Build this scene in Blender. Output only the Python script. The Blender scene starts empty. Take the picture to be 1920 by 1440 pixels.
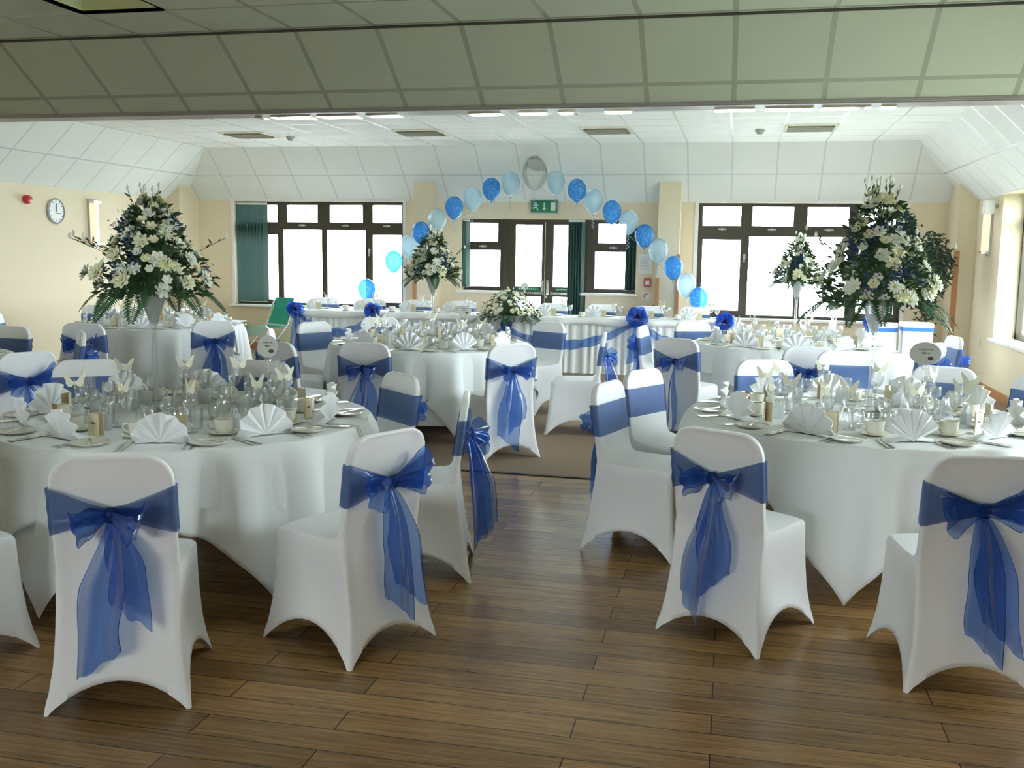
import bpy, math, random
from math import sin, cos, pi, radians, sqrt, atan2, hypot, degrees
from mathutils import Vector, Matrix
random.seed(7)
SC = bpy.context.scene
COL = SC.collection
# ------------------------------------------------------------------ camera
cam_d = bpy.data.cameras.new('camera'); cam = bpy.data.objects.new('camera', cam_d); COL.objects.link(cam)
cam_d.sensor_width = 36; cam_d.lens = 1848/1920*36; cam_d.clip_end = 200
YAW, PITCH, ROLL = radians(12.85), radians(7.56), radians(.86)
fwd = Vector((-sin(YAW)*cos(PITCH), cos(YAW)*cos(PITCH), -sin(PITCH)))
rt0 = Vector((cos(YAW), sin(YAW), 0)); up0 = rt0.cross(fwd)
rt = cos(ROLL)*rt0 + sin(ROLL)*up0; up = -sin(ROLL)*rt0 + cos(ROLL)*up0
mw = Matrix((rt, up, -fwd)).transposed().to_4x4(); mw.translation = (0, 0, 1.6)
cam.matrix_world = mw
SC.camera = cam
# ------------------------------------------------------------------ light
SC.view_settings.view_transform = 'Standard'; SC.view_settings.look = 'None'
SC.view_settings.gamma = 1; SC.view_settings.use_curve_mapping = False
SC.view_settings.exposure = 1.05
w = bpy.data.worlds.new('sky'); SC.world = w; w.use_nodes = True
bg = w.node_tree.nodes['Background']; bg.inputs[0].default_value = (.88, .96, 1.0, 1); bg.inputs[1].default_value = 13.0
SC.cycles.use_denoising = True
SC.cycles.max_bounces = 10; SC.cycles.diffuse_bounces = 6; SC.cycles.glossy_bounces = 3
SC.cycles.transmission_bounces = 6; SC.cycles.transparent_max_bounces = 24
SC.cycles.caustics_reflective = False; SC.cycles.caustics_refractive = False
SC.cycles.sample_clamp_indirect = 6
def portal(loc, rot, sx, sy):
    l = bpy.data.lights.new('portal', 'AREA'); l.shape = 'RECTANGLE'; l.size = sx; l.size_y = sy
    l.cycles.is_portal = True
    o = bpy.data.objects.new('portal', l); COL.objects.link(o); o.location = loc; o.rotation_euler = rot
portal((-6.54, 14.95, 1.55), (-pi/2, 0, 0), 2.9, 1.7)
portal((-2.83, 14.95, 1.1), (-pi/2, 0, 0), 2.7, 2.1)
portal((.8, 14.95, 1.55), (-pi/2, 0, 0), 2.9, 1.7)
portal((3.35, 11.1, 1.55), (0, pi/2, 0), 1.8, 3.3)
portal((3.35, 6.4, 1.55), (0, pi/2, 0), 1.8, 3.0)
portal((-3.0, -4.35, 1.5), (pi/2, 0, 0), 3.3, 1.1)

# ------------------------------------------------------------------ helpers
def mat(name, col, rough=.6, metal=0, spec=.5, trans=0, emis=None, alpha=1, sub=0, sheen=0):
    m = bpy.data.materials.new(name); m.use_nodes = True
    b = m.node_tree.nodes['Principled BSDF']
    b.inputs['Base Color'].default_value = (*col, 1); b.inputs['Roughness'].default_value = rough
    b.inputs['Metallic'].default_value = metal; b.inputs['Specular IOR Level'].default_value = spec
    b.inputs['Transmission Weight'].default_value = trans
    if sheen: b.inputs['Sheen Weight'].default_value = sheen
    if emis: b.inputs['Emission Color'].default_value = (*emis[0], 1); b.inputs['Emission Strength'].default_value = emis[1]
    return m
def nn(m, t, **k):
    n = m.node_tree.nodes.new(t)
    for a, v in k.items(): setattr(n, a, v)
    return n
def lk(m, a, b): m.node_tree.links.new(a, b)
def math_n(m, op, a, b=None):
    n = nn(m, 'ShaderNodeMath', operation=op)
    for i, v in enumerate((a, b)):
        if v is None: continue
        if isinstance(v, (int, float)): n.inputs[i].default_value = v
        else: lk(m, v, n.inputs[i])
    return n.outputs[0]
def mixc(m, f, a, b):
    n = nn(m, 'ShaderNodeMix', data_type='RGBA')
    for i, v in ((0, f), (6, a), (7, b)):
        if isinstance(v, (int, float)): n.inputs[i].default_value = v
        elif isinstance(v, tuple): n.inputs[i].default_value = (*v, 1)
        else: lk(m, v, n.inputs[i])
    return n.outputs[2]
def thin(name, tint, opaque, base, rough=.05, gloss=.12, translucent=.5, g0=.0):
    """thin see-through sheet: transparent + diffuse/translucent + a little gloss"""
    m = bpy.data.materials.new(name); m.use_nodes = True; nt = m.node_tree; nt.nodes.clear()
    out = nn(m, 'ShaderNodeOutputMaterial')
    tr = nn(m, 'ShaderNodeBsdfTransparent'); tr.inputs[0].default_value = (*tint, 1)
    df = nn(m, 'ShaderNodeBsdfDiffuse'); df.inputs[0].default_value = (*base, 1)
    tl = nn(m, 'ShaderNodeBsdfTranslucent'); tl.inputs[0].default_value = (*base, 1)
    mx = nn(m, 'ShaderNodeMixShader'); mx.inputs[0].default_value = translucent
    lk(m, df.outputs[0], mx.inputs[1]); lk(m, tl.outputs[0], mx.inputs[2])
    m2 = nn(m, 'ShaderNodeMixShader'); m2.inputs[0].default_value = opaque
    lk(m, tr.outputs[0], m2.inputs[1]); lk(m, mx.outputs[0], m2.inputs[2])
    gl = nn(m, 'ShaderNodeBsdfAnisotropic'); gl.inputs['Roughness'].default_value = rough
    m3 = nn(m, 'ShaderNodeMixShader'); lk(m, m2.outputs[0], m3.inputs[1]); lk(m, gl.outputs[0], m3.inputs[2])
    lw = nn(m, 'ShaderNodeLayerWeight'); lw.inputs[0].default_value = .35
    lk(m, math_n(m, 'ADD', math_n(m, 'MULTIPLY', lw.outputs[0], gloss), g0), m3.inputs[0])
    lk(m, m3.outputs[0], out.inputs[0])
    return m, m2
def mesh(name, V, F, m, parent=None, smooth=False, uv=None, mats=None):
    me = bpy.data.meshes.new(name); me.from_pydata([tuple(v) for v in V], [], F)
    if mats:
        for x in mats[0]: me.materials.append(x)
        for p, i in zip(me.polygons, mats[1]): p.material_index = i
    else: me.materials.append(m)
    if smooth: me.polygons.foreach_set('use_smooth', [True]*len(me.polygons))
    if uv:
        l = me.uv_layers.new(name='UVMap')
        for lp in me.loops: l.data[lp.index].uv = uv[lp.vertex_index]
    me.update()
    o = bpy.data.objects.new(name, me); COL.objects.link(o)
    if parent: o.parent = parent
    return o
class B:
    """mesh builder"""
    def __init__(s): s.V = []; s.F = []; s.M = []; s.mi = 0
    def add(s, V, F):
        n = len(s.V); s.V += [tuple(v) for v in V]; s.F += [tuple(i+n for i in f) for f in F]; s.M += [s.mi]*len(F); return s
    def box(s, x0, x1, y0, y1, z0, z1, R=None, c=0):
        if c == 0:
            V = [(x, y, z) for z in (z0, z1) for y in (y0, y1) for x in (x0, x1)]
            F = [(0, 2, 3, 1), (4, 5, 7, 6), (0, 1, 5, 4), (2, 6, 7, 3), (0, 4, 6, 2), (1, 3, 7, 5)]
        else:   # chamfered vertical loops
            V = []; F = []
            lv = [(z0, c), (z0+c, 0), (z1-c, 0), (z1, c)]
            for z, i in lv:
                a, b_, d, e = x0+i, x1-i, y0+i, y1-i
                V += [(a+c, d, z), (b_-c, d, z), (b_, d+c, z), (b_, e-c, z), (b_-c, e, z), (a+c, e, z), (a, e-c, z), (a, d+c, z)]
            for l in range(3):
                for k in range(8): F.append((l*8+k, l*8+(k+1) % 8, l*8+8+(k+1) % 8, l*8+8+k))
            F.append(tuple(range(7, -1, -1))); F.append(tuple(range(24, 32)))
        if R is not None: V = [R @ Vector(v) for v in V]
        return s.add(V, F)
    def lathe(s, prof, n=24, c=(0, 0, 0), sx=1, sy=1):
        V = []; F = []; k = len(prof)
        for i in range(n):
            a = 2*pi*i/n
            for r, z in prof: V.append((c[0]+r*cos(a)*sx, c[1]+r*sin(a)*sy, c[2]+z))
        for i in range(n):
            j = (i+1) % n
            for q in range(k-1): F.append((i*k+q, j*k+q, j*k+q+1, i*k+q+1))
        return s.add(V, F)
    def tube(s, pts, r, n=8, cap=True):
        pts = [Vector(p) for p in pts]; V = []; F = []
        rs = r if isinstance(r, (list, tuple)) else [r]*len(pts)
        u = None
        for i, p in enumerate(pts):
            d = (pts[min(i+1, len(pts)-1)]-pts[max(i-1, 0)]).normalized()
            if u is None: u = d.orthogonal().normalized()
            u = (u-d*u.dot(d)).normalized(); v = d.cross(u)
            for k in range(n):
                a = 2*pi*k/n; V.append(p+rs[i]*(cos(a)*u+sin(a)*v))
        for i in range(len(pts)-1):
            for k in range(n): F.append((i*n+k, i*n+(k+1) % n, (i+1)*n+(k+1) % n, (i+1)*n+k))
        if cap: F.append(tuple(range(n-1, -1, -1))); F.append(tuple(range((len(pts)-1)*n, len(pts)*n)))
        return s.add(V, F)
    def grid(s, rows, close=False):
        n = len(rows[0]); V = [p for r in rows for p in r]; F = []
        for i in range(len(rows)-1):
            for k in range(n if close else n-1):
                F.append((i*n+k, i*n+(k+1) % n, (i+1)*n+(k+1) % n, (i+1)*n+k))
        return s.add(V, F)
    def prism(s, poly, axis, a, b):
        """2D polygon extruded along axis (0,1,2) from a to b"""
        n = len(poly); V = []
        for t in (a, b):
            for p in poly:
                q = list(p); q.insert(axis, t); V.append(q)
        F = [tuple(range(n-1, -1, -1)), tuple(range(n, 2*n))]+[(i, (i+1) % n, n+(i+1) % n, n+i) for i in range(n)]
        return s.add(V, F)
    def ob(s, name, m, parent=None, smooth=False, uv=None):
        if isinstance(m, (list, tuple)): return mesh(name, s.V, s.F, None, parent, smooth, uv, (m, s.M))
        return mesh(name, s.V, s.F, m, parent, smooth, uv)
def auto(o, ang=35):
    o.data.polygons.foreach_set('use_smooth', [True]*len(o.data.polygons))
    o.data.set_sharp_from_angle(angle=radians(ang)); return o
def tag(o, label, cat, group=None):
    o['label'] = label; o['category'] = cat
    if group: o['group'] = group
    return o
def empty(name, loc=(0, 0, 0), rz=0):
    o = bpy.data.objects.new(name, None); COL.objects.link(o); o.location = loc; o.rotation_euler = (0, 0, rz)
    o.empty_display_size = .1; return o
def struct(o, label=None):
    o['kind'] = 'structure'
    if label: o['label'] = label
    return o
USED = set()
def dup(root, loc, rz=0, label=None, cat=None, group=None, scale=None):
    if root.name not in USED: USED.add(root.name); r = root
    else:
        r = root.copy(); COL.objects.link(r)
        for ch in root.children:
            c = ch.copy(); COL.objects.link(c); c.parent = r
            for g in ch.children:
                d = g.copy(); COL.objects.link(d); d.parent = c
    r.location = loc; r.rotation_euler = (0, 0, rz)
    if scale: r.scale = (scale,)*3
    if label: r['label'] = label
    if cat: r['category'] = cat
    if group: r['group'] = group
    return r

# ------------------------------------------------------------------ materials
M = {}
M['cream'] = mat('cream_paint', (.78, .68, .50), .7, spec=.2)
M['white_paint'] = mat('white_paint', (.82, .82, .79), .4)
M['frame'] = mat('brown_window_frame', (.055, .045, .025), .35)
M['orange_wood'] = mat('varnished_wood', (.50, .24, .10), .4)
M['pane'], _ = thin('window_glass', (.96, .98, .98), 0.0, (1, 1, 1), .01, .5, 0)
M['glass'], _ = thin('clear_glass', (.985, .99, .99), .04, (.9, .95, .95), .02, .40, .5, .08)
M['cup'] = mat('white_china', (.80, .78, .68), .18)
M['silver'] = mat('cutlery_steel', (.72, .71, .68), .18, 1)
M['chrome'] = mat('chrome', (.8, .8, .8), .1, 1)
M['cloth'] = mat('white_linen', (.87, .90, .90), .8, spec=.2)
M['napkin'] = mat('white_napkin_paper', (.88, .90, .91), .75, spec=.2)
M['spandex'] = mat('white_stretch_fabric', (.86, .87, .885), .5, spec=.35, sheen=.2)
M['spandex2'] = mat('white_stretch_fabric_double', (.88, .89, .90), .5, spec=.3)
M['card'] = mat('ivory_card', (.74, .65, .44), .7)
M['ink'] = mat('dark_ink', (.10, .09, .08), .7)
M['ivory'] = mat('ivory_paper', (.86, .86, .70), .7)
M['black'] = mat('black_plastic', (.02, .02, .02), .4)
M['darkmetal'] = mat('dark_folding_leg_steel', (.03, .03, .035), .35, .6)
M['boardtop'] = mat('table_board', (.45, .35, .25), .6)
M['blind'] = mat('green_blind_fabric', (.04, .095, .08), .8)
M['red'] = mat('red_plastic', (.55, .02, .02), .35)
M['green_sign'] = mat('green_sign', (.01, .22, .10), .5)
M['white'] = mat('plain_white', (.85, .85, .85), .5)
M['leaf'] = mat('leaf_green', (.035, .085, .025), .5)
M['leaf2'] = mat('leaf_grey_green', (.10, .16, .09), .5)
M['fern'] = mat('fern_green', (.03, .10, .035), .5)
M['petal'] = mat('cream_petal', (.86, .86, .62), .6)
M['petalw'] = mat('white_petal', (.90, .92, .82), .6)
M['petaly'] = mat('flower_heart', (.55, .55, .14), .7)
M['petalb'] = mat('blue_petal', (.03, .07, .24), .6)
M['bark'] = mat('bark_brown', (.17, .09, .05), .8)
M['louvre'] = mat('pale_louvre', (.62, .62, .56), .6)
M['grey'] = mat('grey_plastic', (.45, .46, .46), .5)
M['greyblue_shade'] = mat('sign_card', (.62, .63, .60), .6)
M['terracotta'] = mat('plant_pot', (.16, .09, .06), .7)
M['lampshade'] = mat('lamp_diffuser', (.9, .74, .55), .5, emis=((1, .72, .45), .35))
M['campgreen'] = mat('camp_chair_canvas', (.02, .33, .24), .8)
M['camppale'] = mat('camp_chair_pale_stripe', (.45, .72, .60), .8)
M['trackw'] = mat('cream_track_metal', (.95, .90, .70), .12, .9)
M['track'] = mat('grey_track', (.42, .38, .38), .45)
M['ribbonblue'] = mat('blue_satin_ribbon', (.05, .20, .62), .35)
M['organza'], mo = thin('blue_organza', (.48, .57, .72), .28, (.025, .10, .38), .3, .22, .5)
# hem: more opaque at the strip edges (rolled hem in the fabric itself)
def hem_mat(name, tint, opq, base, hemop=.92, tl=.5):
    m, mo = thin(name, tint, opq, base, .3, .30, tl)
    uvn = nn(m, 'ShaderNodeUVMap'); sp = nn(m, 'ShaderNodeSeparateXYZ'); lk(m, uvn.outputs[0], sp.inputs[0])
    e = math_n(m, 'ABSOLUTE', math_n(m, 'SUBTRACT', sp.outputs[0], .5))
    e = math_n(m, 'GREATER_THAN', e, .484)
    lk(m, math_n(m, 'ADD', math_n(m, 'MULTIPLY', e, hemop-opq), opq), mo.inputs[0])
    c = mixc(m, e, base, (.008, .03, .20))
    for nd in m.node_tree.nodes:
        if nd.type in ('BSDF_DIFFUSE', 'BSDF_TRANSLUCENT'): lk(m, c, nd.inputs[0])
    return m
M['organza_hem'] = hem_mat('blue_organza_hemmed', (.46, .60, .82), .27, (.03, .16, .72))
M['bal_blue'], _ = thin('blue_balloon_latex', (.30, .68, .97), .62, (.08, .40, .90), .12, .5, .5)
M['bal_pale'], _ = thin('pale_blue_pearl_latex', (.86, .95, 1), .42, (.62, .84, .94), .12, .5, .65)
M['bal_clear'], _ = thin('clear_balloon_latex', (.97, .98, .97), .07, (.9, .95, .92), .1, .7, .5)
M['bag'], _ = thin('frosted_favour_bag', (.9, .92, .92), .72, (.80, .83, .84), .25, .3, .4)
M['ribbonw'], _ = thin('curling_ribbon', (.8, .85, .9), .5, (.7, .8, .9), .2, .5, .5)
def balloon_print(m):   # printed white speckle on the deep-blue balloons
    df = [n for n in m.node_tree.nodes if n.type in ('BSDF_DIFFUSE', 'BSDF_TRANSLUCENT')]
    tc = nn(m, 'ShaderNodeTexCoord'); v = nn(m, 'ShaderNodeTexNoise'); v.inputs['Scale'].default_value = 34
    v.inputs['Detail'].default_value = 4; lk(m, tc.outputs['Object'], v.inputs[0])
    f = math_n(m, 'MULTIPLY', math_n(m, 'GREATER_THAN', v.outputs[0], .54), .55)
    c = mixc(m, f, (.08, .40, .90), (.45, .72, .98))
    for d in df: lk(m, c, d.inputs[0])
balloon_print(M['bal_blue'])

def tile_mat(name, col, line, lw=.025, rl=.25):
    """ceiling tiles: uv in metres, lattice of .6 m"""
    m = mat(name, col, .85, spec=.1); b = m.node_tree.nodes['Principled BSDF']
    uvn = nn(m, 'ShaderNodeUVMap'); sp = nn(m, 'ShaderNodeSeparateXYZ'); lk(m, uvn.outputs[0], sp.inputs[0])
    es = []
    for k in (0, 1):
        f = math_n(m, 'FRACT', math_n(m, 'ADD', math_n(m, 'DIVIDE', sp.outputs[k], .6), 100.5))
        es.append(math_n(m, 'LESS_THAN', math_n(m, 'ABSOLUTE', math_n(m, 'SUBTRACT', f, .5)), lw/1.2))
    e = math_n(m, 'MAXIMUM', es[0], es[1])
    ns = nn(m, 'ShaderNodeTexNoise'); ns.inputs['Scale'].default_value = 1.3; lk(m, uvn.outputs[0], ns.inputs[0])
    base = mixc(m, ns.outputs[0], tuple(c*.94 for c in col), col)
    lk(m, mixc(m, e, base, line), b.inputs['Base Color'])
    lk(m, math_n(m, 'SUBTRACT', .85, math_n(m, 'MULTIPLY', e, .85-rl)), b.inputs['Roughness'])
    lk(m, math_n(m, 'ADD', .1, math_n(m, 'MULTIPLY', e, .6)), b.inputs['Specular IOR Level'])
    bp = nn(m, 'ShaderNodeBump'); bp.inputs['Strength'].default_value = .25; bp.inputs['Distance'].default_value = .004
    lk(m, e, bp.inputs['Height']); lk(m, bp.outputs[0], b.inputs['Normal'])
    return m
M['tile_near'] = tile_mat('ceiling_tiles_shaded', (.66, .69, .58), (.47, .49, .40), .035)  # darker copy of the tiles, shade of the near ceiling put into the colour
M['tile_far'] = tile_mat('ceiling_tiles_lit', (.86, .89, .88), (.70, .73, .74), .022)  # paler copy of the tiles, window brightness put into the colour
def floor_mats():
    m = mat('wood_laminate', (.2, .1, .05), .25, spec=.22); b = m.node_tree.nodes['Principled BSDF']
    tc = nn(m, 'ShaderNodeTexCoord'); mp = nn(m, 'ShaderNodeMapping'); lk(m, tc.outputs['Object'], mp.inputs[0])
    mp.inputs['Rotation'].default_value = (0, 0, radians(-.5))
    br = nn(m, 'ShaderNodeTexBrick'); lk(m, mp.outputs[0], br.inputs[0])
    br.offset = .37; br.offset_frequency = 2; br.squash = 1
    for k, v in (('Scale', 1), ('Mortar Size', .0022), ('Mortar Smooth', 0), ('Bias', 0), ('Brick Width', 1.24), ('Row Height', .14)): br.inputs[k].default_value = v
    br.inputs['Color1'].default_value = (.36, .208, .080, 1); br.inputs['Color2'].default_value = (.215, .122, .050, 1)
    br.inputs['Mortar'].default_value = (.03, .018, .012, 1)
    mg = nn(m, 'ShaderNodeMapping'); mg.inputs['Scale'].default_value = (1.6, 34, 1); lk(m, tc.outputs['Object'], mg.inputs[0])
    ng = nn(m, 'ShaderNodeTexNoise'); ng.inputs['Scale'].default_value = 2.2; ng.inputs['Detail'].default_value = 5; ng.inputs['Distortion'].default_value = .6; lk(m, mg.outputs[0], ng.inputs[0])
    rp = nn(m, 'ShaderNodeMapRange'); lk(m, ng.outputs[0], rp.inputs[0]); rp.inputs[1].default_value = .3; rp.inputs[2].default_value = .7; rp.inputs[3].default_value = .62; rp.inputs[4].default_value = 1.3
    mu = nn(m, 'ShaderNodeMix', data_type='RGBA', blend_type='MULTIPLY'); mu.inputs[0].default_value = 1
    lk(m, br.outputs['Color'], mu.inputs[6]); lk(m, rp.outputs[0], mu.inputs[7]); lk(m, mu.outputs[2], b.inputs['Base Color'])
    bp = nn(m, 'ShaderNodeBump'); bp.inputs['Strength'].default_value = .15; bp.inputs['Distance'].default_value = .002
    lk(m, ng.outputs[0], bp.inputs['Height']); lk(m, bp.outputs[0], b.inputs['Normal'])
    M['wood'] = m
    m = mat('fawn_carpet', (.30, .22, .16), .95, spec=.1); b = m.node_tree.nodes['Principled BSDF']
    ns = nn(m, 'ShaderNodeTexNoise'); ns.inputs['Scale'].default_value = 260; tc = nn(m, 'ShaderNodeTexCoord'); lk(m, tc.outputs['Object'], ns.inputs[0])
    lk(m, mixc(m, ns.outputs[0], (.24, .17, .12), (.37, .28, .21)), b.inputs['Base Color'])
    M['carpet'] = m
floor_mats()
def brick_mat():
    m = mat('outside_brick', (.5, .2, .1), .9); b = m.node_tree.nodes['Principled BSDF']
    br = nn(m, 'ShaderNodeTexBrick'); tc = nn(m, 'ShaderNodeTexCoord'); mp = nn(m, 'ShaderNodeMapping'); mp.inputs['Rotation'].default_value = (pi/2, 0, 0)
    lk(m, tc.outputs['Object'], mp.inputs[0]); lk(m, mp.outputs[0], br.inputs[0]); br.inputs['Scale'].default_value = 3
    br.inputs['Color1'].default_value = (.55, .30, .2, 1); br.inputs['Color2'].default_value = (.62, .36, .25, 1); br.inputs['Mortar'].default_value = (.7, .65, .6, 1)
    lk(m, br.outputs[0], b.inputs['Base Color']); return m
M['brick'] = brick_mat()

# ------------------------------------------------------------------ room shell
XL, XR, YF, YB = -8.82, 2.97, 14.66, -4.0
ZC, ZW = 3.12, 2.37
struct(B().box(XL-.3, XR+.3, YB-.3, 6.885, -.1, 0).ob('floor', M['wood']), 'brown wood plank floor')
struct(B().box(XL-.3, XR+.3, 6.9, YF+.3, -.1, .004).ob('floor', M['carpet']), 'fawn carpet beyond the wood floor')
struct(B().box(XL-.3, XR+.3, 6.87, 6.915, 0, .007).ob('trim_1', M['darkmetal']), 'thin dark threshold strip between wood and carpet')
def holes_wall(name, axis, a0, a1, z0, z1, p0, p1, holes, m):
    """axis 0: wall spans x, thickness in y p0..p1. axis 1: spans y, thickness in x"""
    A = sorted({a0, a1}|{h[0] for h in holes}|{h[1] for h in holes}); Z = sorted({z0, z1}|{h[2] for h in holes}|{h[3] for h in holes})
    b = B()
    for i in range(len(A)-1):
        col = []
        for j in range(len(Z)-1):
            ca, cz = (A[i]+A[i+1])/2, (Z[j]+Z[j+1])/2
            if any(h[0] < ca < h[1] and h[2] < cz < h[3] for h in holes): continue
            if col and col[-1][1] == Z[j]: col[-1][1] = Z[j+1]
            else: col.append([Z[j], Z[j+1]])
        for q0, q1 in col:
            if axis == 0: b.box(A[i], A[i+1], p0, p1, q0, q1)
            else: b.box(p0, p1, A[i], A[i+1], q0, q1)
    return struct(b.ob(name, m))
W1 = (-7.97, -5.11, .72, 2.36); W3 = (-.62, 2.2, .72, 2.36)
holes_wall('wall_back', 0, XL-.3, XR+.3, 0, ZC, YF, YF+.3, [W1, (-4.16, -1.5, 1.03, 2.11), (-3.53, -2.24, 0, 2.11), W3], M['cream'])
W4 = (9.4, 12.7, .68, 2.37); W5 = (4.9, 7.9, .68, 2.37)
holes_wall('wall_right', 1, YB-.3, YF, 0, ZC, XR, XR+.38, [W4, W5], M['cream'])
holes_wall('wall_left', 1, YB-.3, YF, 0, ZC, XL-.3, XL, [], M['cream'])
W6 = (-4.6, -1.4, 1.0, 2.0)
holes_wall('wall_front', 0, XL-.3, XR+.3, 0, ZC, YB-.3, YB, [W6], M['cream'])
def panel(name, P, UV, m, label):
    o = mesh(name, P, [tuple(range(len(P)))], m, uv=UV)
    md = o.modifiers.new('thick', 'SOLIDIFY'); md.thickness = .02; md.offset = -1
    return struct(o, label)
SL = .8   # horizontal run of the sloping soffit
# normals must look into the room (down), thickness goes up
def P3(name, pts, uvs, m, label):
    n = (Vector(pts[1])-Vector(pts[0])).cross(Vector(pts[2])-Vector(pts[0]))
    if n.z > 0: pts = pts[::-1]; uvs = uvs[::-1]
    return panel(name, pts, uvs, m, label)
x0f = -.169
def uvf(x, v): return (x-x0f, v)
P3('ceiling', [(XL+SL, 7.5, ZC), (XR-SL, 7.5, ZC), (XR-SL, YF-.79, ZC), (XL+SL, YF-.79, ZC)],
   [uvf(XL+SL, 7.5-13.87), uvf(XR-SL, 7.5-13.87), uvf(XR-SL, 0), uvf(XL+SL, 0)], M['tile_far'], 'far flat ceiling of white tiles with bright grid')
sl = hypot(.79, ZC-ZW)
P3('ceiling', [(XL+SL, YF-.79, ZC), (XR-SL, YF-.79, ZC), (XR, YF, ZW), (XL, YF, ZW)],
   [uvf(XL+SL, 0.035), uvf(XR-SL, 0.035), uvf(XR, sl+.035), uvf(XL, sl+.035)], M['tile_far'], 'sloping tiled soffit above the far windows')
P3('ceiling', [(XL+SL, 7.5, ZC), (XL+SL, YF-.79, ZC), (XL, YF, ZW), (XL, 7.5, ZW)],
   [(7.5-13.87, .035), (0, .035), (.79, sl+.035), (7.5-13.87, sl+.035)], M['tile_far'], 'sloping tiled soffit above the left wall')
P3('ceiling', [(XR-SL, 7.5, ZC), (XR-SL, YF-.79, ZC), (XR, YF, ZW), (XR, 7.5, ZW)],
   [(7.5-13.87, .035), (0, .035), (.79, sl+.035), (7.5-13.87, sl+.035)], M['tile_far'], 'sloping tiled soffit above the right wall')
x0n = -.095
YN0, YN1, ZN = 6.594, 7.236, 2.67
# near flat ceiling with a recessed skylight well at the top left
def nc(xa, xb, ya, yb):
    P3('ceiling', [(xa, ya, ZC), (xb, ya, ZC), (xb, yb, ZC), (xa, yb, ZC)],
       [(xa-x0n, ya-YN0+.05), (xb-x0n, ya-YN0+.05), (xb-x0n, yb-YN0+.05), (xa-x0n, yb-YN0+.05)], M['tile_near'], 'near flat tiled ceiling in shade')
SKX0, SKX1, SKY0, SKY1 = x0n-.6*7, x0n-.6*6, YN0-.05-1.8, YN0-.05-.6
KY0, KY1 = YN0-.05-.6*5-.26, YN0-.05-.6*5
KX = [(x0n-.6*5, x0n-.6*4), (x0n-.6*1, x0n), (x0n+.6*3, x0n+.6*4)]
nc(XL, SKX0, KY1, YN0); nc(SKX1, XR, KY1, YN0); nc(SKX0, SKX1, KY1, SKY0); nc(SKX0, SKX1, SKY1, YN0)
nc(XL, XR, YB, KY0); xe = XL
for i, (a, c) in enumerate(KX):
    nc(xe, a, KY0, KY1); xe = c
    r = empty('added_rooflight', ((a+c)/2, (KY0+KY1)/2, ZC)); struct(r, 'narrow rooflight added in the near ceiling to brighten the tabletops, out of the picture')  # unseen opening added to throw more daylight on the near tabletops
    b = B().box(-.32, -.3, -.15, .15, 0, .22).box(.3, .32, -.15, .15, 0, .22).box(-.3, .3, -.15, -.13, 0, .22).box(-.3, .3, .13, .15, 0, .22); b.ob('window_frame', M['white_paint'], r)
    B().box(-.3, .3, -.13, .13, .20, .206).ob('pane', M['pane'], r)
    portal(((a+c)/2, (KY0+KY1)/2, ZC+.24), (0, 0, 0), .62, .28)
nc(xe, XR, KY0, KY1)
b = B()
b.box(SKX0-.02, SKX0, SKY0, SKY1, ZC, ZC+.35); b.box(SKX1, SKX1+.02, SKY0, SKY1, ZC, ZC+.35)
b.box(SKX0, SKX1, SKY0-.02, SKY0, ZC, ZC+.35); b.box(SKX0, SKX1, SKY1, SKY1+.02, ZC, ZC+.35)
struct(b.ob('trim_2', mat('light_well_paint', (.85, .86, .58), .7)), 'recessed light well in the near ceiling')
struct(B().box(SKX0, SKX1, SKY0, SKY1, ZC+.33, ZC+.35).ob('trim_2', M['white_paint']), 'recessed light well top')
ln = hypot(YN1-YN0, ZC-ZN)
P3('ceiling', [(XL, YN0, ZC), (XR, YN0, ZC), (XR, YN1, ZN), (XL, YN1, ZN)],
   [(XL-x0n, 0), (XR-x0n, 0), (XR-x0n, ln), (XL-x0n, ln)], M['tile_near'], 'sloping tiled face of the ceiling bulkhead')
struct(B().box(XL, XR, YN0-.012, YN0+.006, ZC-.016, ZC+.0).ob('shadow_strip', M['ink']), 'dark strip drawn as the shadow line along the top of the bulkhead')  # shadow at the fold drawn as a dark strip
struct(B().box(XL, XR, YN1, 7.52, ZN, ZC).ob('ceiling', M['white_paint']), 'bulkhead core above the partition track')
struct(B().box(XL, XR, YN1-.012, YN1+.004, ZN-.014, ZN+.004).box(XL, XR, YN1+.02, 7.47, ZN-.022, ZN).ob('trim_4', M['track']), 'grey partition track under the bulkhead')
def W_at(px, Y):   # picture column -> x on the plane Y (only used while measuring the photo)
    v = (px-960)/1848
    return Y*(v*cos(YAW)-sin(YAW))/(cos(YAW)+v*sin(YAW))
for k, (a, c) in enumerate([(497, 512), (525, 597), (609, 681), (697, 755), (880, 940), (970, 1023), (1042, 1074), (1125, 1176), (1323, 1395), (1414, 1500), (1515, 1603), (1621, 1648)]):
    xa, xb = W_at(a, 7.5), W_at(c, 7.5)
    o = B().box(xa, xb, 7.36, 7.505, ZN-.034, ZN-.004).ob('reflection_plate', M['trackw']); struct(o, 'polished cream plate standing in for a window reflection on the partition track')  # bright window reflections in the track, built as separate plates
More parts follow.
